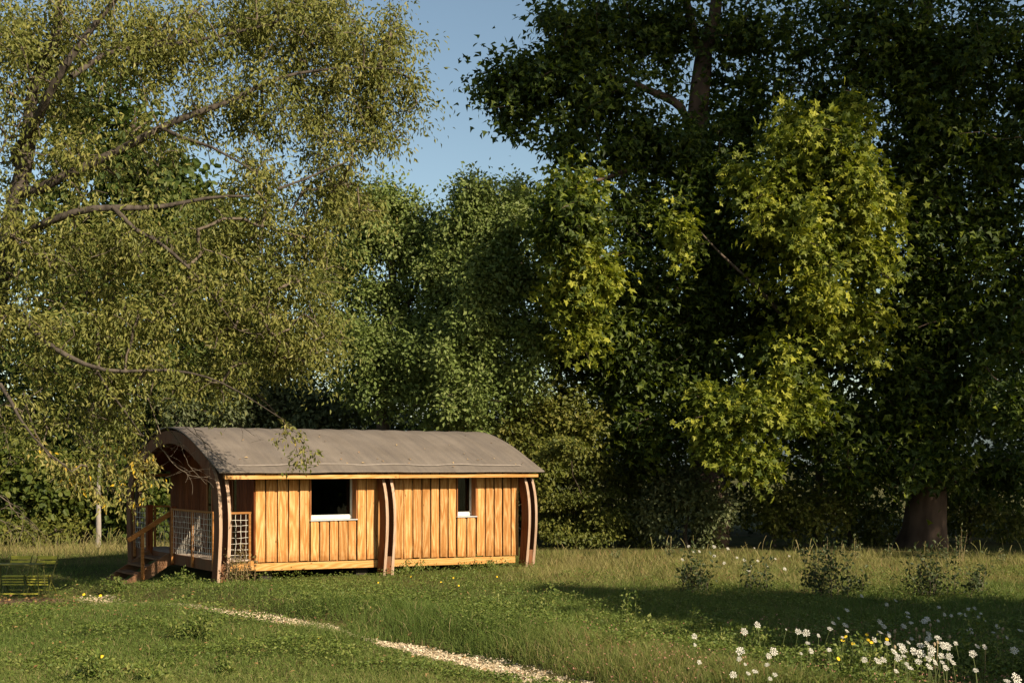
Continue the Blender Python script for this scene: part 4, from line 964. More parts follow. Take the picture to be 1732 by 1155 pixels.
make_tree('plane_tree', 'younger plane tree in front with its bright top in the sun', 'tree', b9,
          [[(*b9, 0.13), ip(1385, 800, 39.8, 0.12), ip(1350, 600, 36.8, 0.13), ip(1365, 400, 36.2, 0.08), ip(1375, 230, 35.6, 0.03)], [ip(1350, 560, 36.8, 0.08), ip(1280, 480, 36.0, 0.05), ip(1180, 400, 35.4, 0.02)], [ip(1355, 500, 36.6, 0.08), ip(1430, 400, 36.0, 0.05), ip(1470, 300, 35.6, 0.02)], [ip(1348, 680, 36.9, 0.07), ip(1270, 680, 35.8, 0.04), ip(1200, 700, 35.2, 0.02)]],
          [IC(1335, 195, 35.8, 12, 28, 0.4, 5), IC(1440, 195, 35.8, 12, 30, 0.4, 5), IC(1255, 310, 35.8, 25, 18, 0.4, 6), IC(1510, 360, 36, 18, 40, 0.5, 7), IC(1370, 260, 35.6, 70, 60, 1.3, 50), IC(1440, 330, 35.6, 65, 75, 1.4, 56), IC(1300, 330, 35.6, 60, 55, 1.2, 36), IC(1370, 400, 35.4, 110, 60, 1.6, 72), IC(1460, 440, 36.0, 55, 60, 1.2, 34), IC(1430, 230, 35.8, 25, 40, 0.6, 10), IC(1145, 400, 35.3, 20, 45, 0.5, 9), IC(1370, 500, 35.6, 80, 50, 1.5, 26), IC(1430, 560, 36.0, 60, 50, 1.3, 24), IC(1320, 600, 35.6, 60, 50, 1.3, 12), IC(1230, 690, 35.2, 80, 35, 1.1, 26), IC(1310, 690, 35.4, 70, 40, 1.1, 26), IC(1210, 760, 35.2, 35, 30, 0.8, 12), IC(1280, 790, 35.6, 50, 22, 0.8, 12), IC(1370, 680, 36.1, 60, 50, 1.2, 9)],
          27, M['leaf_plane'], M['bark_dark'], 'palm', 0.2, 56, 0.42, rag=0.3, shell=0.6, droop=0.3, seg=0.6, lift=0.1, rtip=0.008, tint_bias=0.16)  # leaf tint raised: sunlight on these leaves is partly in the colour

b10 = gp(1035, 41.5)
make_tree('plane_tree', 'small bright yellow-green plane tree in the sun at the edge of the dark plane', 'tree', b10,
          [[(*b10, 0.12), ip(1030, 700, 40.5, 0.1), ip(1010, 480, 37, 0.06), ip(970, 340, 34.5, 0.02)]],
          [IC(968, 345, 34, 45, 50, 0.9, 34), IC(975, 420, 34, 48, 45, 0.9, 30), IC(935, 400, 34.2, 25, 40, 0.6, 9), IC(1010, 480, 34.4, 45, 30, 0.8, 16), IC(940, 500, 34.6, 30, 40, 0.7, 10), IC(985, 560, 35, 40, 40, 0.8, 13)],
          28, M['leaf_plane'], M['bark_dark'], 'palm', 0.2, 54, 0.4, rag=0.3, shell=0.6, droop=0.3, seg=0.6, lift=0.1, rtip=0.008, tint_bias=0.2)  # stands for a sunlit patch of the dark plane, leaf tint brightened

# trees beyond the right edge that throw the shade
def shade_tree(name, label, x, y, clumps, trunk_r, top, seed, size, lps, spread, mat, templ='hex'):
    b_ = (x, y, gzf(x, y))
    make_tree(name, label, 'tree', b_, [[(*b_, trunk_r), (x, y, top * 0.35, trunk_r * 0.8), (x, y, top * 0.85, trunk_r * 0.2)]], clumps, seed, mat, M['bark_plane'], templ, size, lps, spread, seg=1.2, lift=0.05, rtip=0.012, k_twig=3)
shade_tree('plane_tree', 'neighbouring plane tree beyond the right edge of the picture', 35, 25.5,
           [(36.5, 27.4, 11, 9.5, 9.5, 7, 150), (36.5, 27.4, 19, 11.5, 11.5, 7, 260), (32.6, 23.3, 34, 12.6, 12.6, 7, 330), (32.6, 23.3, 41, 10.5, 10.5, 5, 150)], 0.7, 44, 31, 0.95, 28, 1.0, M['leaf_plane'])  # unseen crown, its heights shaped to shade the big plane and spare the oaks
B = (16.8, 10.3)
cones = [(B[0], B[1], z, r, r, 1.5, n_) for z, r, n_ in ((1.5, 7.6, 190), (4.0, 6.6, 170), (6.0, 5.2, 130), (8.0, 3.6, 90), (9.8, 2.1, 45), (11.4, 0.9, 18))]
shade_tree('spreading_yew', 'dense spreading yew beyond the right edge of the picture', B[0], B[1], cones, 0.4, 12.6, 32, 0.46, 56, 0.5, M['leaf_lime'])

# wooded rise far behind
def far_wood():
    rng = np.random.default_rng(40); xs = np.linspace(-420, 420, 140); ys = np.linspace(380, 520, 16)
    X, Y = np.meshgrid(xs, ys); Z = 24 * np.sin(np.clip((Y - 380) / 140, 0, 1) * np.pi * 0.5) * (0.7 + 0.5 * vnoise(X, Y * 0, 120, 3)) + 5 * (vnoise(X, Y, 14, 4)) + 2 * rng.random(X.shape) - 2
    idx = np.arange(X.size).reshape(X.shape); Fq = np.stack([idx[:-1, :-1], idx[:-1, 1:], idx[1:, 1:], idx[1:, :-1]], -1).reshape(-1, 4)
    m = plain_mat('distant_woodland', (0.09, 0.115, 0.12), 1.0, 0, 0.0, 0.3, 0.15)  # blue-grey colour stands for the haze of distance
    tag(link('hills', np_mesh('hills', np.stack([X, Y, Z], -1).reshape(-1, 3), [Fq], smooth=True), None, m), kind='structure')
far_wood()

# ------------------------------------------------------------------ dark undergrowth that closes the wood off behind
def undergrowth():
    rng = np.random.default_rng(50); n_ = 52000
    x = rng.uniform(-26, 30, n_); y = rng.uniform(43.5, 50, n_)
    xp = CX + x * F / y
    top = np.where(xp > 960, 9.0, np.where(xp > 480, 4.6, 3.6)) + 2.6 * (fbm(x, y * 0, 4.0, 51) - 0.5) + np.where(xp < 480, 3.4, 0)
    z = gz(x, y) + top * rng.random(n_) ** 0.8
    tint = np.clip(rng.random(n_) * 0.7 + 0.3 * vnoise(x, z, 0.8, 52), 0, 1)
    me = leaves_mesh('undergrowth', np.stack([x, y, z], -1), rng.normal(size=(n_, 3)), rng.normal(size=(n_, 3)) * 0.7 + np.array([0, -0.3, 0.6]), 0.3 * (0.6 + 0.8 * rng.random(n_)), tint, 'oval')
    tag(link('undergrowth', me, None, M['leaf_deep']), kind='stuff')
undergrowth()

# ------------------------------------------------------------------ meadow grass
def cab_uv(x, y):
    dx, dy = x + 6.07, y - 26.6
    return dx * math.cos(TH) + dy * math.sin(TH), -dx * math.sin(TH) + dy * math.cos(TH)

def soil_mask(x, y): return np.exp(-(((x + 10.5) / 1.5) ** 2 + ((y - 26.0) / 0.8) ** 2))

def path_clear(x, y):
    """0 on the bare path, 1 in full grass"""
    d, s = path_dist(x, y)
    wv = np.interp(y, [14, 17, 17.9, 18.4, 19.2, 19.8, 21.8, 22.3, 22.9, 26.0, 26.8, 28], [0.32, 0.31, 0.24, 0.03, 0.02, 0.25, 0.26, 0.07, 0.0, 0.0, 0.3, 0.35])
    wv = wv * (0.7 + 0.6 * vnoise(x, y, 0.35, 60))
    return sstep(wv * 0.85, wv * 1.1 + 0.02, d)

def grass():
    rng = np.random.default_rng(61); n_ = 330000
    yi = HY + 142 + (400 - 142) * rng.random(n_) ** 1.05
    Y = F * CH / (yi - HY) + rng.normal(0, 0.05, n_)
    X = rng.uniform(-1, 1, n_) * (0.425 * Y + 2.6)
    cu, cv = cab_uv(X, Y)
    under = (cu > -0.2) & (cu < 7.9) & (cv > 0.42) & (cv < 5.7)
    keep = ~under & ~((X > -1) & (rng.random(n_) < sstep(34.4, 36.0, Y + 1.2 * (vnoise(X, Y, 1.5, 68) - 0.5)))) & (rng.random(n_) < path_clear(X, Y)) & (rng.random(n_) > 0.85 * soil_mask(X, Y))
    X, Y, cu, cv = X[keep], Y[keep], cu[keep], cv[keep]; n_ = len(X); Z = gz(X, Y)
    d, s = path_dist(X, Y)
    tuft = fbm(X, Y, 0.55, 62); big = fbm(X, Y, 2.6, 65)
    left = sstep(0.5, -3.0, X)
    H = 0.05 + 0.11 * tuft * (1 - 0.45 * left) + 0.03 * big
    H = H * (1 - 0.45 * (s < 0) * sstep(1.5, 0.4, d) * sstep(22.5, 21, Y) * (1 - sstep(17.6, 18.2, Y) * sstep(19.9, 19.3, Y))) + 0.1 * sstep(17.8, 18.3, Y) * sstep(19.8, 19.3, Y) * sstep(1.0, 0.2, d)
    bank = (s > 0) * sstep(0.25, 0.6, d) * sstep(2.6, 1.4, d) * sstep(23, 21, Y)
    H = H * (1 - 0.3 * sstep(0.5, 2.0, X) * sstep(20, 17, Y))
    H = H + bank * (0.06 + 0.14 * tuft)
    strip = sstep(25, 28, Y) * sstep(-1.5, 1.0, X - 0.25 * (Y - 30))
    H = H + 0.03 * strip + 0.07 * sstep(32.8, 34.6, Y) * (0.1 + tuft)
    leftdry = sstep(34, 36.5, Y) * (X < -6)
    H = H + leftdry * 0.2 * tuft
    H = H * (0.55 + 0.75 * rng.random(n_))
    H = np.where((cu > 0.5) & (cu < 7.9) & (cv > 0.0) & (cv < 0.45), H * 0.8, H)
    dry = 0.17 + 0.24 * (big - 0.35) + 0.16 * rng.random(n_) + 0.3 * strip + 0.42 * leftdry + 0.1 * sstep(17.5, 15.5, Y) * fbm(X, Y, 1.4, 70) * 1.6
    dry = dry + 0.04 * sstep(-0.5, 2, X) * sstep(22, 19, Y)
    straw = rng.random(n_) < (0.05 + 0.1 * strip + 0.06 * sstep(17.2, 15.5, Y) + 0.3 * leftdry)
    dry = np.where(straw, rng.uniform(0.72, 0.95, n_), dry)
    red = (rng.random(n_) < 0.05 * sstep(0.0, 1.5, X) * sstep(20, 17.5, Y) * (0.3 + big)) | (rng.random(n_) < 0.05 * strip * (vnoise(X, Y, 1.3, 71) > 0.6))
    dry = np.where(red, 0.99, dry); dry = np.clip(dry, 0.02, 1)
    pxs = Y / F / 0.591                                          # one render pixel in metres
    Wd = np.maximum(0.0045, pxs * 0.42) * (0.7 + 0.6 * rng.random(n_))
    a = rng.random(n_) * 2 * np.pi; la = rng.random(n_) * 2 * np.pi; le = H * (0.2 + 1.1 * rng.random(n_))
    sx, sy = np.cos(a) * Wd / 2, np.sin(a) * Wd / 2; lx, ly = np.cos(la) * le, np.sin(la) * le
    near = Y < 24
    def blade(mk, five):
        x, y, z, h = X[mk], Y[mk], Z[mk] - 0.01, H[mk]; sx_, sy_, lx_, ly_ = sx[mk], sy[mk], lx[mk], ly[mk]
        P = [np.stack([x - sx_, y - sy_, z], -1), np.stack([x + sx_, y + sy_, z], -1)]
        if five: P += [np.stack([x - sx_ * 0.8 + lx_ * 0.3, y - sy_ * 0.8 + ly_ * 0.3, z + h * 0.6], -1), np.stack([x + sx_ * 0.8 + lx_ * 0.3, y + sy_ * 0.8 + ly_ * 0.3, z + h * 0.6], -1)]
        P += [np.stack([x + lx_, y + ly_, z + h * np.where(five, 0.95, 1.0)], -1)]
        return np.stack(P, 1)
    V1 = blade(near, True); V2 = blade(~near, False); n1, n2 = len(V1), len(V2)
    o1 = (np.arange(n1) * 5)[:, None]; o2 = n1 * 5 + (np.arange(n2) * 3)[:, None]
    Fq = [o1 + np.array([[0, 1, 3, 2]]), np.concatenate([o1 + np.array([[2, 3, 4]]), o2 + np.array([[0, 1, 2]])])]
    me = np_mesh('grass', np.concatenate([V1.reshape(-1, 3), V2.reshape(-1, 3)]), Fq, tint=np.concatenate([np.repeat(dry[near], 5), np.repeat(dry[~near], 3)]))
    tag(link('grass', me, None, M['grass']), kind='stuff')
    # broad low leaves: clover, plantain and creeping weeds
    n_ = 175000; yi = HY + 175 + 225 * rng.random(n_); Y = F * CH / (yi - HY); X = rng.uniform(-1, 1, n_) * (0.425 * Y + 2.2)
    cu, cv = cab_uv(X, Y); pat = fbm(X, Y, 1.1, 63); lf = sstep(2.5, -2.5, X)
    by_wall = np.exp(-((cv - 0.1) / 0.5) ** 2) * (cu > 0.2) * (cu < 8.2)
    keep = (rng.random(n_) < np.clip(sstep(0.42, 0.62, pat) * (0.6 + 0.4 * lf) + 0.3 + 0.6 * by_wall, 0, 1)) & (rng.random(n_) < path_clear(X, Y)) & ~((cu > -0.1) & (cu < 7.9) & (cv > 0.45) & (cv < 5.7)) & (soil_mask(X, Y) < 0.4)
    X, Y, pat, by = X[keep], Y[keep], pat[keep], by_wall[keep]; n_ = len(X)
    Z = gz(X, Y) + 0.03 + (0.16 * sstep(0.45, 0.7, pat) + 0.18 * by * vnoise(X, Y, 0.4, 66)) * rng.random(n_) ** 0.7
    sz = np.maximum(0.045, 1.9 * Y / F / 0.591) * (0.6 + 0.8 * rng.random(n_))
    dd, ss = path_dist(X, Y); Z = Z + 0.22 * (ss > 0) * sstep(0.4, 0.8, dd) * sstep(2.8, 1.6, dd) * sstep(23, 21, Y) * sstep(0.4, 0.6, pat) * rng.random(n_)
    Z = Z + 0.2 * np.exp(-(((X - 5.0) / 1.7) ** 2 + ((Y - 15.6) / 1.1) ** 2)) * rng.random(n_)
    tn = np.clip(0.15 + 0.6 * rng.random(n_) ** 1.4 + 0.3 * vnoise(X, Y, 0.5, 67), 0, 1)
    me = leaves_mesh('ground_cover', np.stack([X, Y, Z], -1), rng.normal(size=(n_, 3)) * np.array([1, 1, 0.4]), rng.normal(size=(n_, 3)) * 0.6 + np.array([0, 0, 0.9]), sz, tn, 'oval')
    tag(link('ground_cover', me, None, M['leaf_weed']), kind='stuff')
    # loose pale chips on the path
    n_ = 22000; t_ = rng.random(n_); i = np.minimum((t_ * (len(PATH) - 1)).astype(int), len(PATH) - 2); f = t_ * (len(PATH) - 1) - i
    c = PATH[i] * (1 - f)[:, None] + PATH[i + 1] * f[:, None] + rng.normal(0, 0.32, (n_, 2))
    ok = path_clear(c[:, 0], c[:, 1]) < 0.75; c = c[ok]; n_ = len(c)
    me = leaves_mesh('wood_chips', np.stack([c[:, 0], c[:, 1], gz(c[:, 0], c[:, 1]) + 0.015], -1), rng.normal(size=(n_, 3)) * np.array([1, 1, 0.3]), rng.normal(size=(n_, 3)) * 0.45 + np.array([0, 0, 1]), 0.035 * (0.5 + rng.random(n_)), rng.random(n_), 'oval')
    tag(link('wood_chips', me, None, M['chip']), kind='stuff')
    # fallen yellowing leaves on the bare earth under the arching tree and on the lawn
    n_ = 900; X = np.concatenate([rng.normal(-11, 1.6, 500), rng.uniform(-9, 1, 400)]); Y = np.concatenate([rng.normal(25.9, 0.9, 500), rng.uniform(15, 25, 400)])
    me = leaves_mesh('fallen_leaves', np.stack([X, Y, gz(X, Y) + 0.04 + 0.04 * rng.random(n_)], -1), rng.normal(size=(n_, 3)) * np.array([1, 1, 0.3]), rng.normal(size=(n_, 3)) * 0.4 + np.array([0, 0, 1]), 0.06 * (0.6 + rng.random(n_)), rng.random(n_), 'oval')
    tag(link('fallen_leaves', me, None, leaf_mat('fallen_leaf', [(0, (0.2, 0.1, 0.05)), (1, (0.38, 0.24, 0.09))], 0.1)), kind='stuff')
    # nodding dry stalks along the edge of the wood
    n_ = 720; X = np.concatenate([rng.uniform(-2, 15, 120), rng.uniform(-18, -8, 600)]); Y = np.concatenate([rng.normal(34.0, 0.9, 120), rng.normal(36.8, 1.1, 600)])
    cu, cv = cab_uv(X, Y); ok = ~((cu > -0.3) & (cu < 8.3) & (cv > -0.2) & (cv < 6.4)); X, Y = X[ok], Y[ok]; n_ = len(X)
    h = rng.uniform(0.2, 0.7, n_); a = rng.random(n_) * 6.28; b_ = rng.uniform(0.04, 0.25, n_); V = []
    for s_ in range(5):
        f = s_ / 4; off = b_ * f ** 2.2; wv = np.where(f > 0.7, 0.007, 0.004) * np.ones(n_)
        for sg in (-1, 1): V.append(np.stack([X + np.cos(a) * off + sg * wv, Y + np.sin(a) * off, gz(X, Y) + h * (f - 0.12 * f ** 3)], -1))
    V = np.stack(V, 1); o = (np.arange(n_) * 10)[:, None]
    Fq = np.concatenate([o + np.array([[2 * k, 2 * k + 1, 2 * k + 3, 2 * k + 2]]) for k in range(4)])
    me = np_mesh('dry_stalks', V.reshape(-1, 3), [Fq], tint=np.repeat(rng.uniform(0.45, 0.85, n_), 10))
    tag(link('dry_stalks', me, None, M['grass']), kind='stuff')
grass()
def pink_specks():
    rng = np.random.default_rng(66); n_ = 5200; X = rng.uniform(-0.5, 7, n_); Y = F * CH / (165 + 235 * rng.random(n_) ** 0.8)
    ok = (rng.random(n_) < sstep(0.35, 0.6, fbm(X, Y, 1.2, 81)) * sstep(-0.6, 1.0, X) * sstep(21, 18, Y)) & (path_clear(X, Y) > 0.5); X, Y = X[ok], Y[ok]; n_ = len(X)
    me = leaves_mesh('clover_blossom', np.stack([X, Y, gz(X, Y) + rng.uniform(0.05, 0.2, n_)], -1), rng.normal(size=(n_, 3)), rng.normal(size=(n_, 3)) * 0.6 + np.array([0, -0.5, 0.7]), rng.uniform(0.02, 0.034, n_), rng.random(n_), 'oval')
    tag(link('clover_blossom', me, None, leaf_mat('pink_blossom', [(0, (0.3, 0.12, 0.08)), (1, (0.5, 0.26, 0.2))], 0.15)), kind='stuff')
pink_specks()
strip_sheet('bare_earth', [(-13.2, 25.4), (-12, 25.7), (-11, 25.95), (-10.1, 26.1), (-9.2, 26.2)], [0.6, 0.85, 0.85, 0.75, 0.3], M['soil'], 0.008, 9)

# ------------------------------------------------------------------ weeds and small shrubs in the meadow
def plant(name, label, cat, x, y, hpx, wpx, shoots, lps, lsize, mat, stem, seed, upright=0.7, group=None, templ='oval', tb=0.0, base=None):
    """rooted where the photo shows its foot (photo pixel x, y)"""
    Z = F * CH / (y - HY) if base is None else base[1]; X = pix(x, Z) if base is None else base[0]; z0 = gzf(X, Z)
    rng = np.random.default_rng(seed); root = tag(empty(name, (X, Z, z0)), label, cat, group)
    h = hpx * Z / F; r = wpx * Z / F / 2; P, par, rad, L, D = [], [], [], [], []
    for s_ in range(shoots):
        an = rng.random() * 6.28; rr = r * rng.random() ** 0.7 * (0.7 + 0.5 * math.cos(an - seed)); hh = h * (0.4 + 0.85 * rng.random() ** 1.3) * (1 - 0.35 * rr / max(r, 1e-3) * (1 - upright)); b_ = len(P); k = 8
        sx_, sy_ = rng.normal(0, 0.28 * r, 2)
        for j in range(k):
            f = j / (k - 1); P.append((sx_ + math.cos(an) * rr * f ** 1.4 + rng.normal(0, 0.006), sy_ + math.sin(an) * rr * f ** 1.4 + rng.normal(0, 0.006), hh * f - 0.02)); par.append(-1 if j == 0 else b_ + j - 1); rad.append(0.006 * (1.2 - f))
            if j > 1:
                for q in range(rng.poisson(lps)):
                    d = rng.normal(size=3); L.append(np.array(P[-1]) + d * lsize * 0.5); D.append(d)
    link('stem', wood_mesh('stem', np.array(P), np.array(par), np.array(rad), 3), root, stem)
    L = np.array(L); D = np.array(D); n_ = len(L)
    me = leaves_mesh('foliage', L, D + np.array([0, 0, 0.2]), rng.normal(size=(n_, 3)) * 0.5 + np.array([0.1, -0.2, 0.8]), lsize * (0.6 + 0.7 * rng.random(n_)), np.clip(rng.random(n_) + tb, 0, 1), templ)
    link('foliage', me, root, mat); return root
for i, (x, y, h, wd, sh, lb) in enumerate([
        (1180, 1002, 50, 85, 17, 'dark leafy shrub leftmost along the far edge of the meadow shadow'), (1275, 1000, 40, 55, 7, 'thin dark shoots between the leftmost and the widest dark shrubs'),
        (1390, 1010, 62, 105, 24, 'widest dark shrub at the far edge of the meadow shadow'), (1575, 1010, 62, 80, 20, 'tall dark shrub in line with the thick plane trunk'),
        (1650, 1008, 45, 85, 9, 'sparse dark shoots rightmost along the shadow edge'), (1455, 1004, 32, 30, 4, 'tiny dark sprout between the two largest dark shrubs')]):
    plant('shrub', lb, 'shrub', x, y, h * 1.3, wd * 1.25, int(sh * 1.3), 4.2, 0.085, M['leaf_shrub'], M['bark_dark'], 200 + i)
for i, (x, y, h, wd, sh, lb) in enumerate([
        (858, 1042, 45, 80, 14, 'loose green weed left of the tip of the meadow shadow'), (925, 1040, 62, 70, 12, 'tall leafy weed standing at the tip of the meadow shadow'),
        (1062, 1062, 55, 45, 6, 'leafy shoots inside the left end of the meadow shadow'), (1095, 1083, 36, 30, 4, 'small sunlit sprout on the near edge of the shadow'),
        (1168, 1080, 62, 40, 5, 'tall pale shoots in the shadow above the wild carrots'), (1222, 1105, 36, 60, 11, 'leafy weed left of the tallest wild carrot'),
        (1278, 1118, 50, 45, 9, 'leafy weed behind the two round wild carrots'), (1650, 1140, 100, 90, 22, 'large leafy weed right of the crowded wild carrots'),
        (1725, 1145, 92, 80, 18, 'tall leafy weed cut by the right edge of the picture'), (1455, 1152, 62, 130, 34, 'broad low weed in front of the yellow flowers'),
        (330, 1082, 45, 110, 40, 'broad clump of green leaves on the left lawn'), (160, 1150, 36, 110, 26, 'low leafy clump at the bottom left of the lawn'),
        (255, 1152, 28, 60, 16, 'small leafy clump near the bottom edge of the lawn'), (385, 1140, 24, 40, 12, 'little leafy tuft below the broad clump on the lawn'),
        (466, 970, 42, 34, 8, 'big-leaved green weed at the foot of the cabin wall'), (505, 968, 24, 50, 9, 'low weed under the wide cabin window'),
        (690, 968, 22, 90, 16, 'low green weeds right of the middle wooden rib'), (820, 962, 18, 110, 18, 'low green weeds under the narrow window')]):
    big = 0.085 if y < 975 and x < 480 else 0.055
    plant('weed', lb, 'weed', x, y, h, wd, sh, 5.0, big, M['leaf_weed'], M['stem'], 230 + i, tb=0.1)
plant('weed', 'rusty brown creeper climbing the short porch guard', 'weed', 414, 972, 58, 62, 20, 7, 0.05, M['leaf_rust'], M['stem_dry'], 260, base=(-5.72, 26.55))
plant('weed', 'green leafy weed growing over the foot of the porch steps', 'weed', 214, 1003, 26, 46, 12, 5, 0.06, M['leaf_weed'], M['stem'], 261, base=(-8.6, 27.6))
plant('weed', 'green weed in the shade under the porch guard', 'weed', 310, 990, 26, 60, 12, 5, 0.055, M['leaf_weed'], M['stem'], 262)
for i, (x, y, h, lb) in enumerate([(1398, 947, 40, 'tall seeding weed leftmost of those before the thick plane trunk'), (1425, 945, 26, 'short green weed between two tall seeding weeds'), (1450, 947, 40, 'bushy seeding weed left of the thick plane trunk'),
        (1595, 950, 38, 'thin seeding weed in front of the plane trunk'), (1626, 952, 55, 'tallest thin weed right of the plane trunk'), (1503, 944, 22, 'short seeding weed below the thick plane trunk'), (1700, 955, 28, 'leaning weed at the right edge of the wood'),
        (1040, 948, 26, 'small flowering weed near the drooping bush'), (1130, 945, 22, 'small pale weed left of the seeding weeds')]):
    plant('tall_weed', lb, 'weed', x, y, h, 22, 5, 3.2, 0.06, M['leaf_pale'], M['stem_dry'], 280 + i, tb=0.2)

# ------------------------------------------------------------------ wild carrots and other flowers
def umbel_mesh(seed):
    rng = np.random.default_rng(seed); bm = bmesh.new(); n_ = 21
    for i in range(n_):
        r = math.sqrt((i + 0.4) / n_) * 0.92; a = i * 2.39996; x, y = r * math.cos(a), r * math.sin(a); z = 0.1 * (1 - r * r) + rng.normal(0, 0.03); s = 0.145 * rng.uniform(0.7, 1.25)
        c = bm.verts.new((x, y, z + 0.07)); ring = [bm.verts.new((x + s * math.cos(t_ * 1.0472 + a), y + s * math.sin(t_ * 1.0472 + a), z)) for t_ in range(6)]
        for t_ in range(6): bm.faces.new([c, ring[t_], ring[(t_ + 1) % 6]])
        bm.faces.new([ring[0], ring[2], bm.verts.new((0, 0, -0.45))])
    me = bpy.data.meshes.new('flower_head'); bm.to_mesh(me); bm.free(); me.materials.append(M['umbel']); return me
HEADS = [umbel_mesh(s) for s in (1, 2, 3)]
def stem_mesh(h, bx, by, seed, r=0.004):
    f = np.linspace(0, 1, 6); P = np.stack([bx * f ** 1.5, by * f ** 1.5, h * f - 0.0], -1)
    return wood_mesh('stem', P, np.array([-1, 0, 1, 2, 3, 4]), np.full(6, r), 3)
fr = np.random.default_rng(77)
def carrot(x, y, wpx, label, group=None, h=None, face=None, name='wild_carrot'):
    h = h or fr.uniform(0.36, 0.5); Z = (CH - h) * F / (y - HY); X = pix(x, Z); bx, by = fr.normal(0, 0.05, 2)
    z0 = gzf(X - bx, Z - by); root = tag(empty(name, (X - bx, Z - by, z0)), label, 'flower', group)
    link('stem', stem_mesh(h - z0, bx, by, 0), root, M['stem'])
    o = link('flower_head', HEADS[int(fr.integers(0, 3))], root); o.location = (bx, by, h - z0 + 0.01)
    t_ = fr.uniform(0.25, 1.05) if face is None else face
    o.rotation_euler = (t_, float(fr.normal(0, 0.25)), float(fr.random() * 0.6)); s = max(0.012, wpx / 2 * Z / F); s *= 1.12; o.scale = (s, s, s)
    return root
K7 = lambda a: (1000 + 0.4226 * a[0], 880 + 0.4226 * a[1], 0.4226 * a[2])
K8 = lambda a: (1400 + 0.1917 * a[0], 1020 + 0.1917 * a[1], 0.1917 * a[2])
for a, lb in [((665, 420, 28), 'tallest white wild carrot standing alone against the dark shadow'), ((612, 447, 30), 'white wild carrot just left of the tallest lone one'), ((413, 466, 24), 'white wild carrot farthest left on the near shadow edge'),
              ((828, 447, 26), 'left one of two white wild carrots close together before the dark shadow'), ((860, 452, 32), 'right one of two white wild carrots close together before the dark shadow'), ((597, 525, 36), 'large upright oval wild carrot head above a small one'), ((592, 557, 22), 'small wild carrot head directly below the large oval one'),
              ((730, 527, 36), 'big round wild carrot head touching a smaller one'), ((710, 545, 26), 'smaller wild carrot head touching the big round one'), ((568, 620, 30), 'round wild carrot lowest on the left among pink grass'), ((866, 493, 20), 'tilted wild carrot seen edge on below the close pair'), ((880, 525, 24), 'round wild carrot low below the tilted one'),
              ((415, 500, 15), 'flat wild carrot below the farthest left one'), ((433, 570, 20), 'lone wild carrot low on the left in sunlit grass')]:
    carrot(*K7(a), lb, 'wild carrots scattered left of the crowded patch', face=0.95 if a[2] > 25 else None)
for a in [(910, 463, 18), (950, 521, 18), (655, 607, 26), (703, 580, 20), (735, 620, 20), (716, 636, 18), (840, 535, 14), (628, 615, 20), (616, 578, 14), (780, 438, 9)]:
    carrot(*K7(a), 'small wild carrot scattered in the pinkish grass left of the crowded patch', 'small wild carrots left of the crowded patch')
for a in [(460, 170, 60), (495, 210, 55), (465, 262, 50), (540, 270, 40), (540, 290, 40), (413, 328, 60), (525, 358, 55), (670, 207, 55), (735, 177, 42), (878, 145, 58), (975, 160, 30), (890, 275, 48), (888, 320, 68), (972, 310, 62), (645, 375, 74), (665, 415, 74), (590, 438, 84), (820, 378, 72), (760, 430, 78), (820, 450, 84), (915, 410, 86), (875, 358, 50), (910, 455, 54), (1015, 378, 74), (1060, 375, 72), (1060, 405, 50), (1130, 360, 42), (1002, 470, 58), (1070, 475, 66), (620, 490, 66), (672, 472, 46), (440, 515, 74), (490, 505, 60), (322, 505, 55), (890, 495, 58), (800, 520, 62), (948, 528, 62), (1010, 527, 42), (1103, 527, 62), (722, 575, 72), (895, 565, 72), (1040, 575, 62), (605, 605, 48), (695, 540, 42), (710, 350, 46), (740, 320, 40)]:
    carrot(*K8(a), 'white wild carrot in the crowded patch at the lower right', 'wild carrots of the crowded patch', face=fr.uniform(0.35, 0.95))
for a, lb in [((1280, 452, 68), 'wild carrot between the crowded patch and the large weed'), ((1258, 250, 66), 'flat wild carrot on the left side of the large weed'), ((1498, 210, 48), 'round wild carrot high above the large weed'), ((1645, 422, 74), 'large wild carrot in front of the tall weed at the right edge'), ((1665, 670, 105), 'largest wild carrot in the bottom right corner'), ((1580, 692, 64), 'wild carrot beside the largest one in the bottom right corner'), ((1700, 245, 50), 'flat wild carrot nearest the right edge of the picture')]:
    carrot(*K8(a), lb, 'wild carrots round the large weed')
for a in [(1462, 262, 36), (1580, 308, 36), (1320, 385, 56), (1385, 390, 50), (1305, 598, 50)]:
    carrot(*K8(a), 'small wild carrot half hidden among the leaves of the large weed', 'small wild carrots in the large weed')
for a in [(170, 250, 42), (130, 305, 30), (15, 415, 42), (220, 362, 26)]:
    carrot(*K8(a), 'wild carrot among the yellow flowers left of the crowded patch', 'wild carrots among the yellow flowers')
for a in [(520, 15, 40), (705, 90, 45), (710, 125, 40), (170, 65, 45), (95, 137, 30), (50, 180, 50), (155, 198, 60), (20, 230, 50), (980, 40, 35), (1165, 95, 40), (1215, 108, 40), (1295, 48, 40), (1245, 58, 45), (1350, 95, 30), (1330, 125, 30), (1090, 115, 35), (1385, 158, 30), (1030, 105, 35), (850, 165, 60), (600, -20, 40), (300, -60, 40)]:
    carrot(*K8(a), 'dim wild carrot in the deep shade behind the crowded patch', 'wild carrots in the shade')
for i in range(20):
    carrot(fr.uniform(1100, 1360), fr.uniform(920, 976), fr.uniform(2.5, 7), 'tiny white flower in the sunlit strip before the wood', 'white flowers in the sunlit strip', h=fr.uniform(0.25, 0.4), face=0.8)
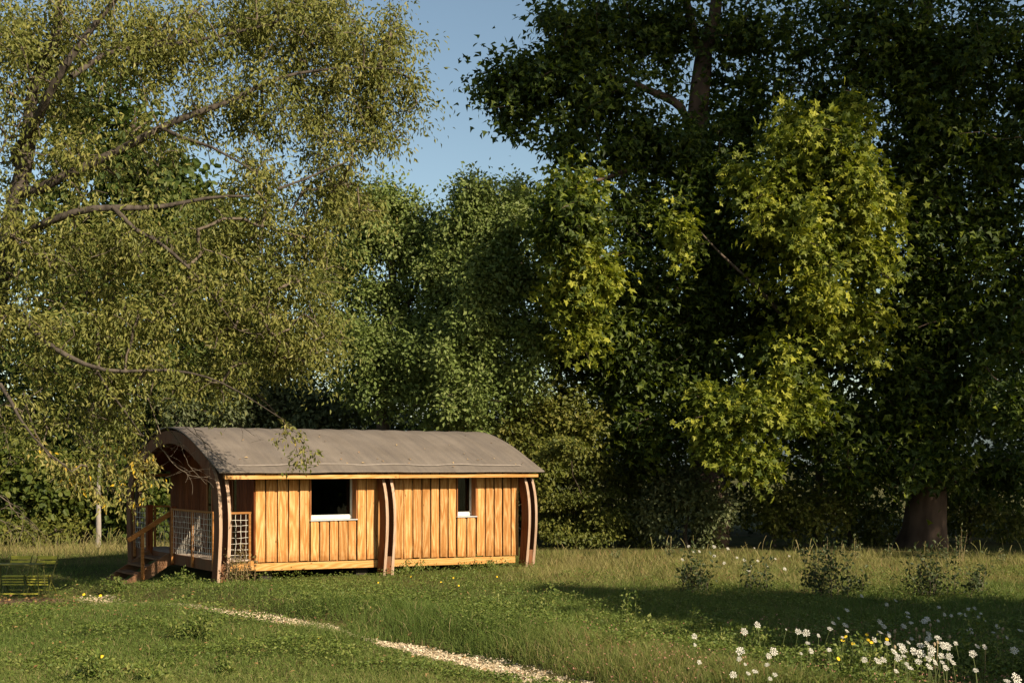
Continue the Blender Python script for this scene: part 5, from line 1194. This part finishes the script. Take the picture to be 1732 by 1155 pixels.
# yellow flowers
def yellow_mesh():
    bm = bmesh.new(); c = bm.verts.new((0, 0, 0.25))
    ring = []
    for i in range(20):
        r = 1.0 if i % 2 == 0 else 0.72; ring.append(bm.verts.new((r * math.cos(i * math.pi / 10), r * math.sin(i * math.pi / 10), 0.05 if i % 2 else 0.2)))
    for i in range(20): bm.faces.new([c, ring[i], ring[(i + 1) % 20]])
    me = bpy.data.meshes.new('flower_head'); bm.to_mesh(me); bm.free(); me.materials.append(M['yellow']); return me
YM = yellow_mesh()
def yellow(x, y, label, group, h, s=0.022):
    Z = (CH - h) * F / (y - HY); X = pix(x, Z); z0 = gzf(X, Z); root = tag(empty('hawkbit', (X, Z, z0)), label, 'flower', group)
    link('stem', stem_mesh(h - z0, 0.01, 0, 0, 0.0035), root, M['stem']); o = link('flower_head', YM, root); o.location = (0.01, 0, h - z0); o.rotation_euler = (fr.uniform(0.5, 1.1), 0, fr.normal(0, 0.5)); o.scale = (s, s, s)
for a in [(1015, 465, 1), (1003, 480, 1), (1045, 492, 1), (1100, 457, 1), (1105, 478, 1), (1118, 488, 1), (1180, 475, 1), (985, 553, 1)]:
    yellow(*K7(a)[:2], 'small yellow flower on a tall stem left of the crowded wild carrots', 'yellow flowers beside the wild carrots', 0.4, 0.027)
for x, y in [(694, 975), (766, 977), (775, 990), (632, 996), (639, 985), (745, 984), (840, 975)]:
    yellow(x, y, 'small yellow flower in the grass in front of the cabin', 'yellow flowers in front of the cabin', 0.17, 0.021)
yellow(171, 1110, 'lone yellow flower low on the left lawn', None, 0.12, 0.028); yellow(538, 1078, 'lone yellow flower below the middle of the path', None, 0.12, 0.026)
for x, y in [(141, 1005), (169, 1007)]: yellow(x, y, 'yellow flower beside the foot of the porch steps', 'yellow flowers by the steps', 0.1, 0.032)
# brown seed heads of the wild carrots
bm = bmesh.new(); bmesh.ops.create_icosphere(bm, subdivisions=1, radius=1.0)
for v in bm.verts: v.co *= 1 + 0.2 * math.sin(v.co.x * 9 + v.co.z * 7); v.co.z *= 1.25
SHM = bpy.data.meshes.new('seed_head'); bm.to_mesh(SHM); bm.free(); SHM.materials.append(M['seedhead'])
for a in [(900, 190, 0), (775, 225, 0), (843, 235, 0), (805, 295, 0), (588, 245, 0), (1072, 295, 0), (962, 345, 0), (1540, 225, 0), (1495, 295, 0), (585, 385, 0), (935, 360, 0), (1385, 390, 0)]:
    x, y, _ = K8(a); h = 0.44; Z = (CH - h) * F / (y - HY); X = pix(x, Z); z0 = gzf(X, Z); root = tag(empty('seeding_carrot', (X, Z, z0)), 'closed brown seed head on a stalk among the wild carrots', 'seed head', 'brown seed heads')
    link('stem', stem_mesh(h - z0, 0.01, 0, 0), root, M['stem_dry']); o = link('seed_head', SHM, root); o.location = (0.01, 0, h - z0); o.scale = (0.02,) * 3

# ------------------------------------------------------------------ grey post, metal chairs and table
Zp = 38.3; xp = pix(165, Zp); z0 = gzf(xp, Zp)
rng = np.random.default_rng(90); f = np.linspace(0, 1, 14)
P = np.stack([xp + 0.06 * f + 0.015 * np.sin(f * 7), Zp + 0 * f, z0 - 0.2 + 2.85 * f], -1)
o = link('wooden_post', wood_mesh('wooden_post', P - P[0], np.array([-1] + list(range(13))), 0.095 - 0.05 * f, 10), None, M['grey_post'], P[0])
tag(o, 'thin weathered grey post standing in dry grass left of the porch', 'post')

def chair(label, x, y, rz, dark=0):
    """slatted metal garden chair: curved seat slats, two back slats, bar legs"""
    root = tag(empty('garden_chair', (x, y, gzf(x, y)), rz), label, 'chair', 'slatted metal chairs under the arching tree'); W_ = 0.46
    def slat(a, b_, nm, wz, m=M['chair']):
        bm = bmesh.new(); bm_bar(bm, a, b_, 0.02, wz); bm_obj(nm, bm, m, root, 0.003)
    for zz, yy in ((0.80, 0.30), (0.70, 0.265)): slat((-W_ / 2, yy, zz), (W_ / 2, yy, zz), 'back_slat', 0.075)
    for i in range(6):
        a = i / 5; yy = -0.2 - 0.05 * math.sin(a * 2.2) + 0.42 * max(0, a - 0.55); zz = 0.25 + 0.2 * min(1, a * 1.6) - (0.02 * a)
        slat((-W_ / 2, yy, zz), (W_ / 2, yy, zz), 'seat_slat', 0.028)
    for s in (-1, 1):
        for (a, b_) in (((s * W_ / 2, -0.2, 0.45), (s * W_ / 2, 0.26, 0)), ((s * W_ / 2, 0.33, 0.85), (s * W_ / 2, -0.26, 0))):
            bm = bmesh.new(); bm_bar(bm, a, b_, 0.018, 0.026); bm_obj('leg', bm, M['chair_dark'], root, 0.003)
    slat((-W_ / 2, 0.16, 0.1), (W_ / 2, 0.16, 0.1), 'stretcher', 0.018, M['chair']); slat((-W_ / 2, 0.27, 0.6), (W_ / 2, 0.27, 0.6), 'stretcher', 0.016, M['chair_dark'])
    return root
Zc = 27.6
chair('left one of two yellow-green slatted metal chairs', pix(28, Zc), Zc, 0.04); chair('right one of two yellow-green slatted metal chairs, nearer the porch steps', pix(72, Zc), Zc - 0.05, -0.06)
Zt = 26.9; xt = pix(32, Zt); tb = tag(empty('garden_table', (xt, Zt, gzf(xt, Zt))), 'narrow metal garden table with thin legs in front of the chairs', 'table')
for i in range(5):
    bm = bmesh.new(); bm_box(bm, -0.52, 0.52, -0.2 + i * 0.082, -0.2 + i * 0.082 + 0.07, 0.725, 0.745); bm_obj('table_slat', bm, M['chair_dark'], tb, 0.003)
for sx_ in (-1, 1):
    for sy_ in (-1, 1):
        bm = bmesh.new(); bm_bar(bm, (sx_ * 0.46, sy_ * 0.17, 0.724), (sx_ * 0.5, sy_ * 0.19, 0), 0.02, 0.02); bm_obj('leg', bm, M['chair_dark'], tb, 0.002)
bm = bmesh.new(); bm_bar(bm, (-0.48, -0.18, 0.12), (0.48, -0.18, 0.12), 0.018, 0.018); bm_obj('stretcher', bm, M['chair'], tb, 0.002)

# ------------------------------------------------------------------ say which flower of a group is which
ORD = 'first second third fourth fifth sixth seventh eighth ninth tenth eleventh twelfth thirteenth fourteenth fifteenth sixteenth seventeenth eighteenth nineteenth twentieth twenty-first'.split()
def column(o): return CX + F * o.location.x / o.location.y
def number(group, text, rows=None):
    L_ = [o for o in bpy.data.objects if o.get('group') == group]
    sets = [L_]
    if rows:
        L_.sort(key=lambda o: -o.location.y); k = -(-len(L_) // len(rows)); sets = [L_[i * k:(i + 1) * k] for i in range(len(rows))]
    for r, S in enumerate(sets):
        S.sort(key=column)
        for i, o in enumerate(S): o['label'] = text.format(n=ORD[i], row=rows[r] if rows else '')
number('wild carrots of the crowded patch', 'wild carrot of the crowded patch, {n} from the left in its {row} row', ['rear', 'second', 'third', 'front'])
number('wild carrots in the shade', 'dim wild carrot in the shade behind the crowded patch, {n} from the left')
number('white flowers in the sunlit strip', 'tiny white flower in the sunlit strip before the wood, {n} from the left')
number('small wild carrots left of the crowded patch', 'small wild carrot in pinkish grass left of the crowded patch, {n} from the left')
number('small wild carrots in the large weed', 'small wild carrot among the leaves of the large weed, {n} from the left')
number('wild carrots among the yellow flowers', 'wild carrot among the yellow flowers, {n} from the left')
number('brown seed heads', 'closed brown seed head on a stalk among the wild carrots, {n} from the left')
number('yellow flowers beside the wild carrots', 'yellow flower on a tall stem left of the crowded wild carrots, {n} from the left')
number('yellow flowers in front of the cabin', 'small yellow flower in the grass in front of the cabin, {n} from the left')
number('yellow flowers by the steps', 'yellow flower beside the foot of the porch steps, {n} from the left')
